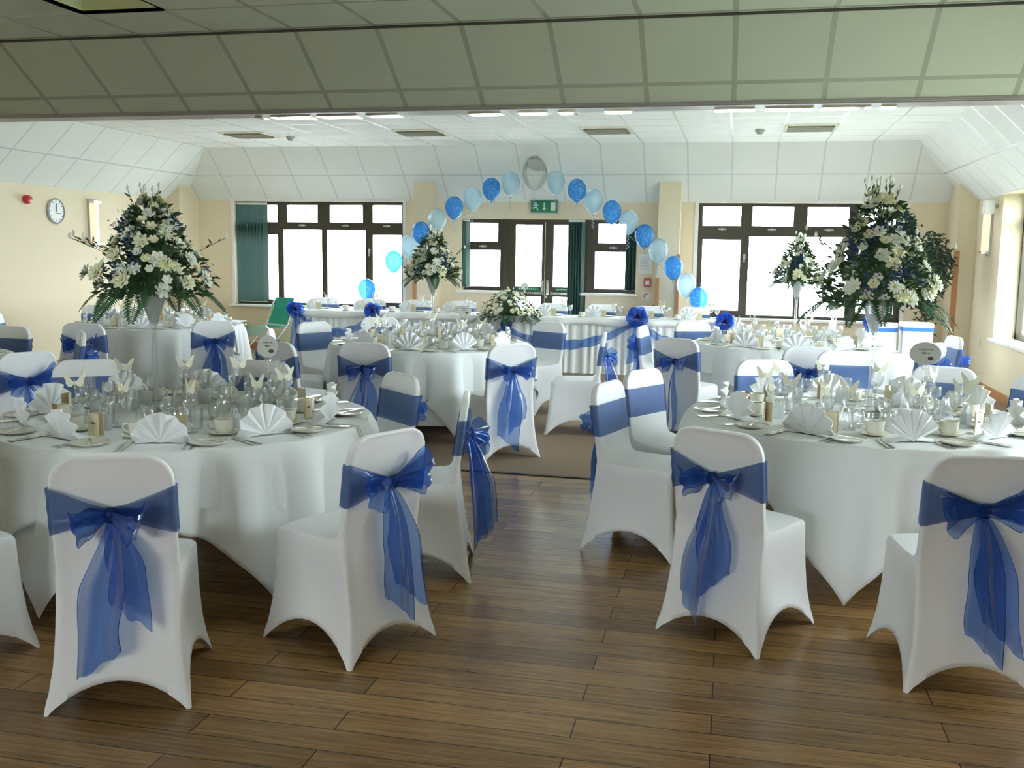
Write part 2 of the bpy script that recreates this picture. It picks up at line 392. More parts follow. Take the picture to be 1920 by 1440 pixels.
# pillars, pilasters and wooden corner guards
struct(B().box(-4.84, -4.50, 14.37, YF, 0, 2.64).ob('wall_pillar', M['cream']), 'cream pillar left of the doors')
struct(B().box(-1.17, -.86, 14.37, YF, 0, 2.64).ob('wall_pillar', M['cream']), 'cream pillar right of the doors')
struct(B().box(XL, XL+.22, 14.1, YF, 0, 2.60).ob('wall_pillar', M['cream']), 'cream pilaster in the far left corner')
b = B().prism([(2.74, 0), (XR, 0), (XR, ZW), (2.74, 2.59)], 1, 14.0, YF); struct(b.ob('wall_pillar', M['cream']), 'cream wing wall in the far right corner')
for n, (x0, x1, y0, y1, z0, z1) in enumerate([(-4.855, -4.79, 14.355, 14.42, 0, 1.32), (-1.185, -1.13, 14.355, 14.42, 0, 1.28), (-.90, -.845, 14.355, 14.42, 0, 1.62), (2.725, 2.79, 13.985, 14.05, 0, 1.72)]):
    struct(B().box(x0, x1, y0, y1, z0, z1).ob('trim_6', M['orange_wood']), 'orange wooden corner guard on a pillar')
struct(B().box(XR-.02, XR, 0, YF, 0, .1).ob('baseboard_right', M['orange_wood'])); struct(B().box(XL, XL+.02, 0, YF, 0, .1).ob('baseboard_left', M['orange_wood']))
struct(B().box(XL, -3.6, YF-.02, YF, 0, .1).box(-2.2, XR, YF-.02, YF, 0, .1).ob('baseboard_back', M['orange_wood']))
# ------------------------------------------------------------------ windows
def window(name, label, x0, x1, z0, z1, panes, Y=YF+.10, bars=None, handles=()):
    """frame = full rectangle with the pane openings cut out"""
    w_ = empty(name, ((x0+x1)/2, Y, z0)); struct(w_, label); ox, oy, oz = w_.location
    A = sorted({x0, x1}|{p[0] for p in panes}|{p[1] for p in panes}); Z = sorted({z0, z1}|{p[2] for p in panes}|{p[3] for p in panes})
    b = B()
    for i in range(len(A)-1):
        cur = None
        for j in range(len(Z)-1):
            ca, cz = (A[i]+A[i+1])/2, (Z[j]+Z[j+1])/2
            h = any(p[0] < ca < p[1] and p[2] < cz < p[3] for p in panes)
            if h:
                if cur: b.box(A[i]-ox, A[i+1]-ox, 0, .07, cur[0]-oz, cur[1]-oz); cur = None
            else: cur = (cur[0] if cur else Z[j], Z[j+1])
        if cur: b.box(A[i]-ox, A[i+1]-ox, 0, .07, cur[0]-oz, cur[1]-oz)
    # raised sash beads round each pane
    for p in panes:
        t = .018
        for q in ((p[0]-t, p[1]+t, p[3], p[3]+t), (p[0]-t, p[1]+t, p[2]-t, p[2]), (p[0]-t, p[0], p[2], p[3]), (p[1], p[1]+t, p[2], p[3])):
            b.box(q[0]-ox, q[1]-ox, -.012, .0, q[2]-oz, q[3]-oz)
    b.ob('window_frame', M['frame'], w_)
    for p in panes:
        B().box(p[0]-ox, p[1]-ox, .03, .036, p[2]-oz, p[3]-oz).ob('pane', M['pane'], w_)
    for hx, hz, v in handles:
        hb = B().box(-.06, .06, -.035, -.02, -.012, .012, c=.004).box(-.015, .015, -.02, 0, -.02, .02) if not v else B().box(-.012, .012, -.035, -.02, -.08, .04, c=.004).box(-.02, .02, -.02, 0, -.03, .03)
        h = hb.ob('handle', M['grey'], w_); h.location = (hx-ox, 0, hz-oz)
    return w_
r1 = (2.04, 2.31)
window('window_1', 'brown framed window on the far left with green blinds', W1[0], W1[1], W1[2], W1[3],
  [(-7.90, -7.26, *r1), (-7.09, -6.57, *r1), (-6.36, -5.81, *r1), (-5.64, -5.16, *r1), (-7.9, -7.26, .80, 1.84), (-7.16, -6.50, .76, 1.92), (-6.41, -5.76, .76, 1.92), (-5.64, -5.16, .8, 1.85)],
  handles=[(-6.83, 1.99, 0), (-6.09, 1.99, 0), (-5.4, 1.99, 0), (-5.70, 1.6, 1)])
window('window_3', 'brown framed window on the right of the far wall', W3[0], W3[1], W3[2], W3[3],
  [(-.56, -.02, *r1), (.14, .71, *r1), (.90, 1.46, *r1), (1.59, 2.12, *r1), (-.55, -.01, .82, 1.84), (.11, .76, .76, 1.89), (.85, 1.47, .76, 1.89), (1.62, 2.12, .82, 1.83)],
  handles=[(-.28, 1.99, 0), (.42, 1.99, 0), (1.2, 1.99, 0), (.05, 1.6, 1)])
for nm, x0, x1, ps, hx in (('window_2', -4.16, -3.53, [(-4.08, -3.62, 1.77, 2.05), (-4.08, -3.58, 1.09, 1.64)], -3.85), ('window_2', -2.24, -1.5, [(-2.08, -1.60, 1.77, 2.05), (-2.12, -1.60, 1.09, 1.64)], -1.85)):
    window(nm, 'sidelight window beside the double doors, ' + ('left' if x0 < -3 else 'right'), x0, x1, 1.03, 2.11, ps, handles=[(hx, 1.70, 0)])
# right wall windows (side on)
def side_window(name, y0, y1, z0, z1, label, X=XR+.26):
    w_ = empty(name, (X, (y0+y1)/2, z0)); struct(w_, label); h = (y1-y0)/2; b = B()
    n = 3; zt = z1-z0
    for k in range(n+1):
        y = -h+k*2*h/n; b.box(-.03, .04, max(-h, y-.06), min(h, y+.06), 0, zt)
    for za, zb in ((0, .07), (zt-.38, zt-.28), (zt-.06, zt)): b.box(-.03, .04, -h, h, za, zb)
    b.ob('window_frame', M['frame'], w_)
    for k in range(n): B().box(0, .006, -h+k*2*h/n+.06, -h+(k+1)*2*h/n-.06, .07, zt-.06).ob('pane', M['pane'], w_)
side_window('window_4', *W4, 'window in the right wall with deep white reveal')
side_window('window_5', *W5, 'nearer window in the right wall')
wf = empty('window_6', (-3, YB-.1, 1.0)); struct(wf, 'window in the wall behind the viewer')
b = B()
for k in range(5): b.box(-1.6+k*.775, -1.5+k*.775, -.03, .04, 0, 1.0)
b.box(-1.6, 1.6, -.03, .04, 0, .06).box(-1.6, 1.6, -.03, .04, .94, 1.0).ob('window_frame', M['frame'], wf)
# white reveals, sills and architraves
b = B()
for (x0, x1, z0, z1) in (W1, W3):
    b.box(x0-.05, x0, YF-.012, YF, z0, z1+.05).box(x1, x1+.05, YF-.012, YF, z0, z1+.05).box(x0-.08, x1+.08, YF-.03, YF, z1, z1+.045)
struct(b.ob('trim_7', M['white_paint']), 'white architraves round the far windows')
for (x0, x1, z0) in ((W1[0], W1[1], W1[2]), (W3[0], W3[1], W3[2]), (-4.16, -3.53, 1.03), (-2.24, -1.5, 1.03)):
    struct(B().box(x0-.08, x1+.06, YF-.09, YF+.098, z0-.04, z0, c=.008).ob('trim_8', M['white_paint']), 'white window sill on the far wall')
for (y0, y1, z0, z1) in (W4, W5):
    struct(B().box(XR-.05, XR+.225, y0-.05, y1+.05, z0-.04, z0+.004, c=.008).ob('trim_9', M['white_paint']), 'white sill of the right wall window')
    struct(B().box(XR-.015, XR, y0-.06, y1+.06, z1, z1+.06).ob('trim_9', M['white_paint']), 'white head trim of the right wall window')
# double doors
dr = empty('door_1', (-2.885, YF+.1, 0)); struct(dr, 'brown glazed double doors under the exit sign')
b = B().box(-.645, -.57, -.02, .09, 0, 2.11).box(.57, .645, -.02, .09, 0, 2.11).box(-.57, .57, -.02, .09, 2.07, 2.11); b.ob('door_frame', M['frame'], dr)
for s, (x0, x1, p0, p1) in ((-1, (-.57, -.002, -.455, -.05)), (1, (.002, .57, .13, .46))):
    lf = B()
    for bx in ((x0, p0, 0, 2.07), (p1, x1, 0, 2.07), (p0, p1, 2.03, 2.07), (p0, p1, .95, 1.10), (p0, p1, 0, .22)):
        lf.box(bx[0], bx[1], 0, .05, bx[2], bx[3])
    lfo = lf.ob('door_leaf', M['frame'], dr)
    B().box(p0, p1, .02, .026, 1.10, 2.03).box(p0, p1, .02, .026, .22, .95).ob('pane', M['pane'], lfo)
    B().box(p0-.03, p1+.03, -.06, -.03, .985, 1.02, c=.006).box(p0-.03, p0+.0, -.05, 0, .98, 1.03).box(p1, p1+.03, -.05, 0, .98, 1.03).ob('push_bar', M['chrome'], lfo)
    B().box(p0+.04, p1-.04, -.006, 0, 1.045, 1.085).ob('door_sign', M['green_sign'], lfo)
    hx = -.03 if s < 0 else .05
    B().box(hx-.012, hx+.012, -.05, -.02, 1.0, 1.16, c=.005).box(hx-.02, hx+.02, -.02, 0, .98, 1.2).ob('handle', M['chrome'], lfo)
    t = B()
    for k in range(9):
        xx = p0+.06+k*(p1-p0-.12)/9; t.box(xx, xx+.014, -.008, -.006, 1.058, 1.058+random.choice((.014, .018)))
    t.ob('sign_lettering', M['white'], lfo)
# blinds: vertical slats gathered in stacks
def blind(label, x0, x1, z0, z1, Y, n, name='vertical_blind'):
    r = empty(name, ((x0+x1)/2, Y, z0)); tag(r, label, 'blind')
    b = B(); h = (x1-x0)/2
    for k in range(n):
        x = -h+(k+.5)*2*h/n; a = radians(62); wv = .058
        R = Matrix.Rotation(a, 4, 'Z'); R.translation = (x, 0, 0)
        b.box(-wv/1.2, wv/1.2, -.0012, .0012, .03, z1-z0-.03, R=R)
    b.ob('slats', M['blind'], r)
    B().box(-h, h, -.02, .02, z1-z0-.028, z1-z0).ob('head_rail', M['white_paint'], r)
    B().tube([(-h, -.01, .028), (0, -.01, .02), (h, -.01, .028)], .003, 5).ob('bottom_chain', M['white'], r)
blind('green vertical blind gathered at the left of the far left window', -7.93, -7.42, .74, 2.34, YF+.04, 9)
blind('thin green vertical blind at the left edge of the door glazing', -4.15, -4.05, 1.05, 2.1, YF+.04, 2)
blind('long green vertical blind gathered beside the right door leaf', -2.50, -2.26, .08, 2.1, YF-.06, 6)
blind('narrow green vertical blind at the right sidelight', -1.66, -1.51, 1.05, 2.1, YF+.04, 3)
blind('dark vertical blind stack at the right end of the far right window', 1.82, 2.12, .76, 2.33, YF+.04, 5)
# outside: pale ground, brick pier and distant trees, seen blown out through the glass
struct(B().box(-40, 40, YF+.31, 60, -.25, -.15).ob('floor', mat('pale_paving', (.72, .73, .72), .9)), 'sunlit paving outside')
struct(B().box(XR+.4, 40, -40, YF+.31, -.25, -.15).box(-40, XR+.4, -40, YB-.31, -.25, -.15).ob('floor', mat('grass_outside', (.27, .31, .24), .9)), 'grass outside the right hand windows')
struct(B().box(-8.6, W_at(495, 15.2), 15.05, 15.5, -.1, 2.6).ob('wall_outside', M['brick']), 'brick pier just outside the far left window')
# ------------------------------------------------------------------ fittings
cl = empty('wall_clock', (XL+.0, 11.47, 2.06)); tag(cl, 'round white wall clock on the left wall', 'clock')
B().lathe([(0, 0), (.16, 0), (.17, .02), (.155, .035), (.148, .028)], 32).ob('clock_case', M['grey'], cl).rotation_euler = (0, pi/2, 0)
t = B().lathe([(.148, .022), (0, .022)], 32); t.mi = 1
for k in range(12):
    R_ = Matrix.Rotation(k*pi/6, 4, 'Z'); t.box(-.138, -.115, -.004, .004, .0222, .024, R=R_)
t.ob('clock_face', [M['white'], M['ink']], cl).rotation_euler = (0, pi/2, 0)
B().box(.028, .031, -.006, .006, -.01, .10).box(.028, .031, -.01, .075, -.035, -.025).ob('clock_hands', M['black'], cl)
al = empty('fire_alarm_sounder', (XL, 10.92, 2.18)); tag(al, 'small red fire alarm sounder high on the left wall', 'alarm')
o = B().lathe([(0, 0), (.055, 0), (.055, .05), (.045, .075), (0, .08)], 20).ob('sounder_body', M['red'], al); o.rotation_euler = (0, pi/2, 0); auto(o)
def sconce(loc, sgn, label):
    s = empty('wall_light', loc); tag(s, label, 'lamp')
    B().box(0, .03*sgn, -.08, .08, -.33, .33).ob('back_plate', M['grey'], s)
    P = [(0.03*sgn+.07*sgn*sin(a), .075*cos(a)) for a in [pi*k/10 for k in range(11)]]
    o = B().prism(P, 2, -.27, .27).ob('lamp_diffuser', M['lampshade'], s); auto(o)
    for z_ in (.27, -.30): B().box(.03*sgn, .11*sgn, -.08, .08, z_, z_+.03).ob('end_cap', M['trackw'], s)
sconce((XL, 12.22, 1.93), 1, 'tall narrow wall light glowing warm on the left wall')
sconce((XR, 13.2, 1.98), -1, 'tall narrow wall light on the right wall beside the wing wall')
sp = empty('wall_sensor', (XR, 12.95, 2.24)); tag(sp, 'white boxed sensor on a bracket high on the right wall', 'sensor')
B().box(-.16, -.04, -.06, .06, -.09, .07, c=.01).ob('sensor_body', M['white_paint'], sp); B().box(-.04, 0, -.02, .02, -.02, .02).ob('bracket', M['grey'], sp)
tag(B().box(XR-.012, XR, 13.33, 13.4, .52, .62, c=.003).ob('light_switch', M['white_paint']), 'white socket plate low on the right wall', 'switch')
# exit sign
ex = empty('exit_sign', (-2.885, YF, 2.295)); tag(ex, 'green fire exit sign with running man and arrow above doors', 'sign')
B().box(-.215, .215, -.035, -.005, -.10, .10, c=.004).ob('sign_box', M['grey'], ex)
B().box(-.2, .2, -.04, -.036, -.088, .088).ob('sign_face', M['green_sign'], ex)
g = B()
g.box(-.008, .012, -.044, -.041, -.03, .055); g.prism([(-.03, -.02), (.034, -.02), (.002, -.06)], 1, -.044, -.041)
g.box(.10, .17, -.044, -.041, -.06, .06)
def stroke(b, pts, wd, y0, y1):
    for (a, c), (d, e) in zip(pts, pts[1:]):
        L = hypot(d-a, e-c) or 1e-6; nx, nz = -(e-c)/L*wd, (d-a)/L*wd
        b.prism([(a+nx, c+nz), (d+nx, e+nz), (d-nx, e-nz), (a-nx, c-nz)], 1, y0, y1)
stroke(g, [(-.13, .03), (-.125, -.005), (-.15, -.025), (-.175, -.02)], .009, -.044, -.041)
stroke(g, [(-.125, -.005), (-.10, -.03), (-.095, -.062)], .009, -.044, -.041)
stroke(g, [(-.165, .005), (-.15, .03), (-.115, .03), (-.09, .01)], .007, -.044, -.041)
g.prism([(-.128+.013*cos(2*pi*k/10), .053+.013*sin(2*pi*k/10)) for k in range(10)], 1, -.044, -.041)
g.ob('sign_symbols', M['white'], ex)
# notices, call point, extinguisher
nt = empty('notice_sheet', (-1.36, YF, 1.47)); tag(nt, 'white printed notice pinned right of the doors', 'notice')
B().box(-.1, .1, -.006, 0, -.14, .14).ob('paper', M['white_paint'], nt); t = B()
for k in range(9): t.box(-.08, .08-.05*random.random(), -.008, -.006, .10-k*.024, .107-k*.024)
t.ob('printed_text', M['grey'], nt)
cp = empty('fire_call_point', (-1.32, YF, 1.20)); tag(cp, 'red and white fire call point below the notice', 'alarm')
B().box(-.05, .05, -.045, 0, -.06, .06, c=.005).ob('call_box', M['red'], cp); B().box(-.03, .03, -.048, -.045, -.03, .03).ob('glass_plate', M['white'], cp)
es = empty('extinguisher_sign', (-1.34, YF, 1.0)); tag(es, 'small red and white extinguisher sign near the floor cylinder', 'sign')
B().box(-.05, .05, -.005, 0, -.05, .05).ob('sign_plate', M['white_paint'], es); g = B(); stroke(g, [(-.02, -.03), (-.02, .02), (.0, .035), (.03, .02)], .008, -.008, -.006); g.ob('sign_symbol', M['red'], es)
fe = empty('fire_extinguisher', (-1.36, 14.47, 0)); tag(fe, 'fire extinguisher with curved black hose behind the long table', 'extinguisher')
auto(B().lathe([(0, 0.01), (.08, .01), (.085, .03), (.085, .62), (.06, .69), (.03, .72), (.03, .76), (0, .76)], 24).ob('cylinder_body', M['red'], fe))
B().tube([(0, 0, .74), (-.05, 0, .84), (-.16, 0, .83), (-.2, 0, .7), (-.2, 0, .45)], .013, 8).ob('hose', M['black'], fe)
B().tube([(-.03, 0, .76), (.06, 0, .84), (.17, 0, .88)], .01, 6).tube([(-.02, 0, .75), (.06, 0, .79), (.16, 0, .78)], .008, 6).ob('lever', M['black'], fe)
# ceiling vents and detectors
def vent(x, y, label):
    v = empty('ceiling_vent', (x, y, ZC)); tag(v, label, 'vent')
    b = B(); b.box(-.3, .3, -.3, -.26, -.02, .0).box(-.3, .3, .26, .3, -.02, 0).box(-.3, -.26, -.26, .26, -.02, 0).box(.26, .3, -.26, .26, -.02, 0); b.ob('vent_frame', M['trackw'], v)
    b = B().box(-.26, .26, -.26, .26, -.006, -.002)
    for k in range(5):
        R = Matrix.Rotation(radians(40), 4, 'X'); R.translation = (0, -.2+k*.1, -.014); b.box(-.26, .26, -.03, .03, -.002, .002, R=R)
    b.ob('louvre', M['louvre'], v)
lab = ['ceiling vent above the far left window', 'ceiling vent left of the balloon arch top', 'ceiling vent right of the balloon arch top', 'ceiling vent above the far right window']
for (x, y), l in zip([(-.469-.6*10, 12.37), (-.469-.6*6, 12.37), (-.469-.6*2, 12.37), (-.469+.6*2, 12.37)], lab): vent(x, y, l)
for x, y, l in ((-6.01, 12.64, 'smoke detector dome by the left ceiling vents'), (.16, 12.53, 'smoke detector dome between the right ceiling vents')):
    o = auto(B().lathe([(0, -.06), (.03, -.058), (.05, -.03), (.06, -.02), (.06, 0), (0, 0)], 20, (x, y, ZC)).ob('smoke_detector', M['grey'])); tag(o, l, 'smoke detector')
# ------------------------------------------------------------------ chairs
def rr(hw, y0, y1, r, Mn=11, K=4, rear=0):
    """rounded rectangle loop -> (x, y, side, s): sides 0 back,1 right,2 front,3 left"""
    r = min(r, (y1-y0)/2*.98, hw*.98); out = []
    rb = min(r, rear) if rear else r
    cs = [(-hw+rb, y0+rb, pi, rb), (hw-rb, y0+rb, 1.5*pi, rb), (hw-r, y1-r, 0, r), (-hw+r, y1-r, .5*pi, r)]
    for k in range(4):
        cx, cy, a0, r = cs[k]
        for j in range(K):
            a = a0+(j+.5)/K*pi/2; out.append((cx+r*cos(a), cy+r*sin(a), k, -1))
        nx_, ny_, a1, r2 = cs[(k+1) % 4]
        p = (cx+r*cos(a0+pi/2), cy+r*sin(a0+pi/2)); q = (nx_+r2*cos(a1), ny_+r2*sin(a1))
        for j in range(Mn):
            t = (j+.5)/Mn; out.append((p[0]+(q[0]-p[0])*t, p[1]+(q[1]-p[1])*t, k, t))
    return out
def backhw(z):
    top, r = .90, .095
    if z > top-r: return .205-r+sqrt(max(0, r*r-(z-(top-r))**2))
    if z < .52: return .208
    return .205
LV = [(0, .245, -.285, .265, .03), (.03, .24, -.28, .26, .03), (.08, .229, -.270, .250, .03), (.16, .217, -.256, .237, .03), (.26, .210, -.240, .226, .03), (.36, .207, -.226, .219, .035),
      (.43, .207, -.218, .217, .04), (.452, .208, -.216, .216, .045), (.468, .207, -.215, .208, .05), (.478, .206, -.214, .18, .045), (.481, .205, -.214, .08, .03), (.482, .205, -.214, -.04, .02),
      (.484, .205, -.214, -.12, .016), (.492, .205, -.214, -.155, .015), (.51, .205, -.215, -.17, .014)]
def rear_rec(x, z, hw):
    t = min(1, max(0, (hw-.018-abs(x))/.022)); t = t*t*(3-2*t)
    return .009*t*min(1, max(0, (z-.1)/.25))*min(1, max(0, (.893-z)/.012))
def low_row(z, hw, y0, y1, r, off=0, lift=0):
    row = []
    for x, y, k, s_ in rr(hw, y0, y1, r, rear=.016):
        a = sin(pi*s_)**.75 if s_ >= 0 else 0
        h = (.105, .13, .10, .13)[k]
        zz = z+h*a*max(0, 1-z/.40)
        t = max(0, 1-z/.42)
        pull = .028*a*t
        if k == 2 or k == 1 or k == 3: pull += .014*a*sin(pi*min(1, z/.43)) if z < .45 else 0
        if k == 0: y += pull+rear_rec(x, z, hw)
        if k == 2: y -= pull
        if k == 1: x -= pull
        if k == 3: x += pull
        if .467 < z < .486 and y > -.1: zz += .010*cos(x/.2*pi/2)
        n = Vector((x, y, 0)).normalized()
        row.append((x+n.x*off, y+n.y*off, zz+lift))
    return row
def cover_mesh():
    rows = [low_row(*l) for l in LV]
    for z in (.54, .58, .64, .70, .76, .80, .83, .85, .865, .875, .883, .889, .894, .8975, .8995):
        yc = -.195-.055*(z-.5)/.4; th = .019
        if z > .87: th = .019*sqrt(max(.05, 1-((z-.87)/.031)**2))
        hw = backhw(z); row = []
        for x, y, k, s in rr(hw, yc-th, yc+th, .013):
            rec = rear_rec(x, z, hw)
            if k == 0: y += rec
            if k == 2: y -= rec
            row.append((x, y, z))
        rows.append(row)
    b = B(); b.grid(rows, close=True)
    n = len(rows[0]); base = (len(rows)-1)*n; b.F.append(tuple(base+k for k in range(n)))
    return b
CH = empty('banquet_chair'); tag(CH, 'chair', 'chair')
cv = cover_mesh().ob('chair_cover', M['spandex'], CH); auto(cv, 60)
md = cv.modifiers.new('fabric', 'SOLIDIFY'); md.thickness = .003; md.offset = -1
_r = [low_row(z, hw, y0, y1, r, .0015, -.002) for z, hw, y0, y1, r in ((0, .245, -.285, .265, .03), (.015, .2425, -.2825, .2625, .03), (.03, .24, -.28, .26, .03), (.055, .2345, -.275, .255, .03))]
N0 = len(_r[0])
for k in range(4):
    idx = [(k*15+j) % N0 for j in range(-2, 6)]
    b = B(); b.grid([[row[i] for i in idx] for row in _r]); b.ob('foot_pocket', M['spandex2'], CH, smooth=True)
def sash_mesh():
    rows = []; NV = 15; uv = []
    for j in range(NV):
        v = j/(NV-1)*2-1; row = []
        for x, y, k, s in rr(.211, -.026, .026, .014, Mn=15):
            if k == 0:   # rear: gathered to the knot
                g = abs(x)/.211; hw = .019+.068*g**1.1; zc = .700+.012*g
                z = zc+v*hw; yo = -.008-.008*(1-g)+.006*sin(v*(9+5*(1-g))+x*14)*(1-.5*g)
            else:
                z = .71+v*.085; yo = 0
            yc = -.195-.055*(z-.5)/.4
            row.append((x, yc+y+yo, z)); uv.append((j/(NV-1), 0))
        rows.append(row)
    b = B(); b.grid(rows, close=True); return b, uv
def strip(fn, ns, nw, uvs):
    rows = []
    for i in range(ns):
        rows.append([fn(i/(ns-1), j/(nw-1)*2-1) for j in range(nw)])
        uvs += [(j/(nw-1), i/(ns-1)) for j in range(nw)]
    return rows
def make_bow(parent, v, rnd):
    kn = B()
    prof = [(0, -.030)]+[(.024*sin(pi*k/8)*(1+.18*(-1)**k), -.030*cos(pi*k/8)) for k in range(1, 8)]+[(0, .030)]
    kn.lathe(prof, 12, (0, -.272, .700), 1.15, .8); kn.ob('knot', M['organza'], parent, smooth=True)
    big = v == 2
    for sx in (-1, 1):
        L = rnd.uniform(.135, .165) if big else rnd.uniform(.095, .125); dr = rnd.uniform(-.05, -.02) if big and sx > 0 else rnd.uniform(.0, .035); ph = rnd.uniform(0, 6); uvs = []
        hgt = .060 if big else .046
        def f(s, v_):
            q = sin(pi*s)
            x = sx*L*q**.75; w_ = .012+hgt*q**.7+.010*sin(s*17+ph)*q
            y = -.282-.050*sin(2*pi*s)-.038*q+.012*sin(v_*6+ph+s*9)*q
            z = .700-dr*q+v_*w_+.016*sin(2*pi*s+ph)*q+.006*sin(v_*9+s*11)*q
            return (x+sx*.018*v_*q, y, z)
        b = B(); b.grid(strip(f, 34, 13, uvs)); b.ob('bow_loop', M['organza_hem'], parent, smooth=True, uv=uvs)
    tl = [(.50, -.055, 12), (.34, .06, -8)] if v == 0 else [(.42, .03, 10), (.54, -.06, 24)] if v == 1 else [(.50, .035, -6), (.46, .09, 12)] if v == 2 else [(.50, -.01, 62), (.54, .05, 48)]
    for (L, dx, tw) in tl:
        ph = rnd.uniform(0, 6); uvs = []; sk = rnd.choice((-1, 1))*rnd.uniform(.045, .075); wm = rnd.uniform(.055, .075); c_, s_ = cos(radians(tw)), sin(radians(abs(tw)))
        def f(s, v_):
            w_ = .015+(wm-.0)*min(1, s*2.2)**.75
            fold = .010*sin(v_*4.5+ph)+.006*sin(v_*9+ph*2+s*2)
            x = dx*s**.75+v_*w_*c_*(1-.12*sin(s*5+ph)**2)+.007*sin(s*6+ph)
            zz = .675-L*s+sk*v_*s**4+.006*sin(v_*7+ph)*s**4
            ysurf = -.232-.045*max(0, (.45-zz))/.45
            y = ysurf-.020-.012*sin(pi*s)+fold*min(1, s*3)-(1+v_)*w_*s_
            return (x, min(y, ysurf-.006), zz)
        b = B(); b.grid(strip(f, 30, 15, uvs)); b.ob('tail', M['organza_hem'], parent, smooth=True, uv=uvs)
protos = []
sb, suv = sash_mesh()
for v in range(4):
    if v == 0: r = CH
    else:
        r = CH.copy(); COL.objects.link(r)
        for ch in list(CH.children):
            if ch.name.startswith('sash'): continue
            c = ch.copy(); COL.objects.link(c); c.parent = r
    sash = sb.ob('sash', M['organza'], r, smooth=True, uv=suv); sash['label'] = 'sheer royal blue organza sash'
    make_bow(sash, v, random.Random(40+v)); protos.append(r)
# the extra prototypes must not linger if never placed
def chair(v, bx, by, face, label, group, lean=0):
    """bx,by: ground position below the top of the backrest; face: heading in degrees (0 = +y, counter-clockwise)"""
    a = radians(face); d = Vector((-sin(a), cos(a)))
    o = dup(protos[v], (bx+d.x*.245, by+d.y*.245, (.004 if by > 6.9 else 0)), a, label, 'chair', group)
    return o
TB = {'T1': (-2.70, 4.44), 'T2': (.68, 5.52), 'T3': (-2.77, 8.72), 'T4': (-6.3, 9.8), 'T5': (.50, 10.0), 'T6': (-6.28, 6.1)}
TN = {'T1': 'front left table', 'T2': 'front right table', 'T3': 'middle table', 'T4': 'far left table', 'T5': 'far right table', 'T6': 'left edge table'}
HR = ['twelve', 'one', 'two', 'three', 'four', 'five', 'six', 'seven', 'eight', 'nine', 'ten', 'eleven']
def clock(t, x, y):
    cx, cy = TB[t]; a = atan2(y-cy, x-cx)-(atan2(cy, cx))   # 0 = away from the viewer
    return HR[round((-degrees(a)) % 360/30) % 12]
chairs = [
 ('T1', -2.05, 2.89, 22, 0, 'back to the viewer, one long tail'), ('T1', -1.32, 3.61, 64, 2, 'turned to the left, big bow and wide tail'),
 ('T1', -1.31, 4.71, 104, 3, 'seen side on with its bow at right'), ('T1', -1.89, 5.39, 138, 1, 'front of its blue band showing'),
 ('T1', -2.92, 5.72, 170, 0, 'facing the viewer beyond the glasses'), ('T1', -3.97, 5.40, 216, 1, 'facing the viewer, half behind the napkins'),
 ('T1', -3.02, 2.84, -12, 1, 'only its seat corner in the picture'),
 ('T2', -.06, 4.05, -28, 1, 'back to the viewer, two narrow tails'), ('T2', .90, 3.80, 8, 2, 'cut by the picture edge'),
 ('T2', -.69, 5.42, -106, 0, 'turned right, bright band front, nearer one'), ('T2', -.56, 6.10, -118, 3, 'bright band front, farther one'),
 ('T2', .19, 6.92, 200, 0, 'facing the viewer behind the napkins'), ('T2', .80, 7.80, 184, 3, 'pulled back, plain front facing the viewer'), ('T2', 1.34, 6.92, 158, 1, 'facing the viewer, left of the pair'), ('T2', 1.86, 6.62, 128, 2, 'facing the viewer, right of the pair'),
 ('T3', -1.69, 7.40, 38, 1, 'back to the viewer with hanging tails'), ('T3', -2.79, 7.10, 4, 0, 'back to the viewer in shade'),
 ('T3', -1.16, 8.78, 96, 3, 'side on with bow at right'), ('T3', -1.89, 10.01, 150, 1, 'facing the viewer by the swag'),
 ('T3', -3.73, 9.95, 205, 2, 'facing the viewer behind the glasses'), ('T3', -4.06, 9.0, -118, 2, 'tilted band front showing'), ('T3', -4.0, 7.95, -70, 0, 'dark bow toward the viewer'),
 ('T3', -3.45, 6.95, -20, 3, 'low white top behind the front table'),
 ('T4', -7.55, 10.55, 212, 1, 'facing the viewer by the left wall'), ('T4', -5.87, 7.95, 8, 2, 'back to the viewer in shade'), ('T4', -4.99, 8.72, 45, 0, 'blue bow behind the name sign'), ('T4', -7.45, 8.72, -62, 3, 'bright with slanting blue band'),
 ('T5', .56, 8.08, 2, 1, 'back to the viewer, bow centred'), ('T5', -.92, 9.83, -98, 2, 'side on, bow at left'), ('T5', -.50, 8.48, -22, 3, 'dark bow toward the viewer at left'), ('T5', -.47, 10.75, 205, 1, 'facing the viewer by the long table'),
 ('T5', 1.61, 8.85, 50, 3, 'blue bow behind the name sign'), ('T5', 1.95, 9.73, 98, 0, 'side on near the wing wall'),
 ('T6', -6.19, 7.41, 176, 1, 'facing the viewer at the picture edge'), ('T6', -4.62, 5.66, 66, 2, 'back with bow at the left edge'), ('T6', -5.30, 7.15, 132, 3, 'narrow, dark band showing'), ('T6', -7.05, 7.55, -160, 0, 'only a sliver at the left edge')]
for t, x, y, f, v, txt in chairs:
    chair(v, x, y, f, 'white covered chair, %s, %s' % (TN[t], txt), 'covered chairs at the round tables')
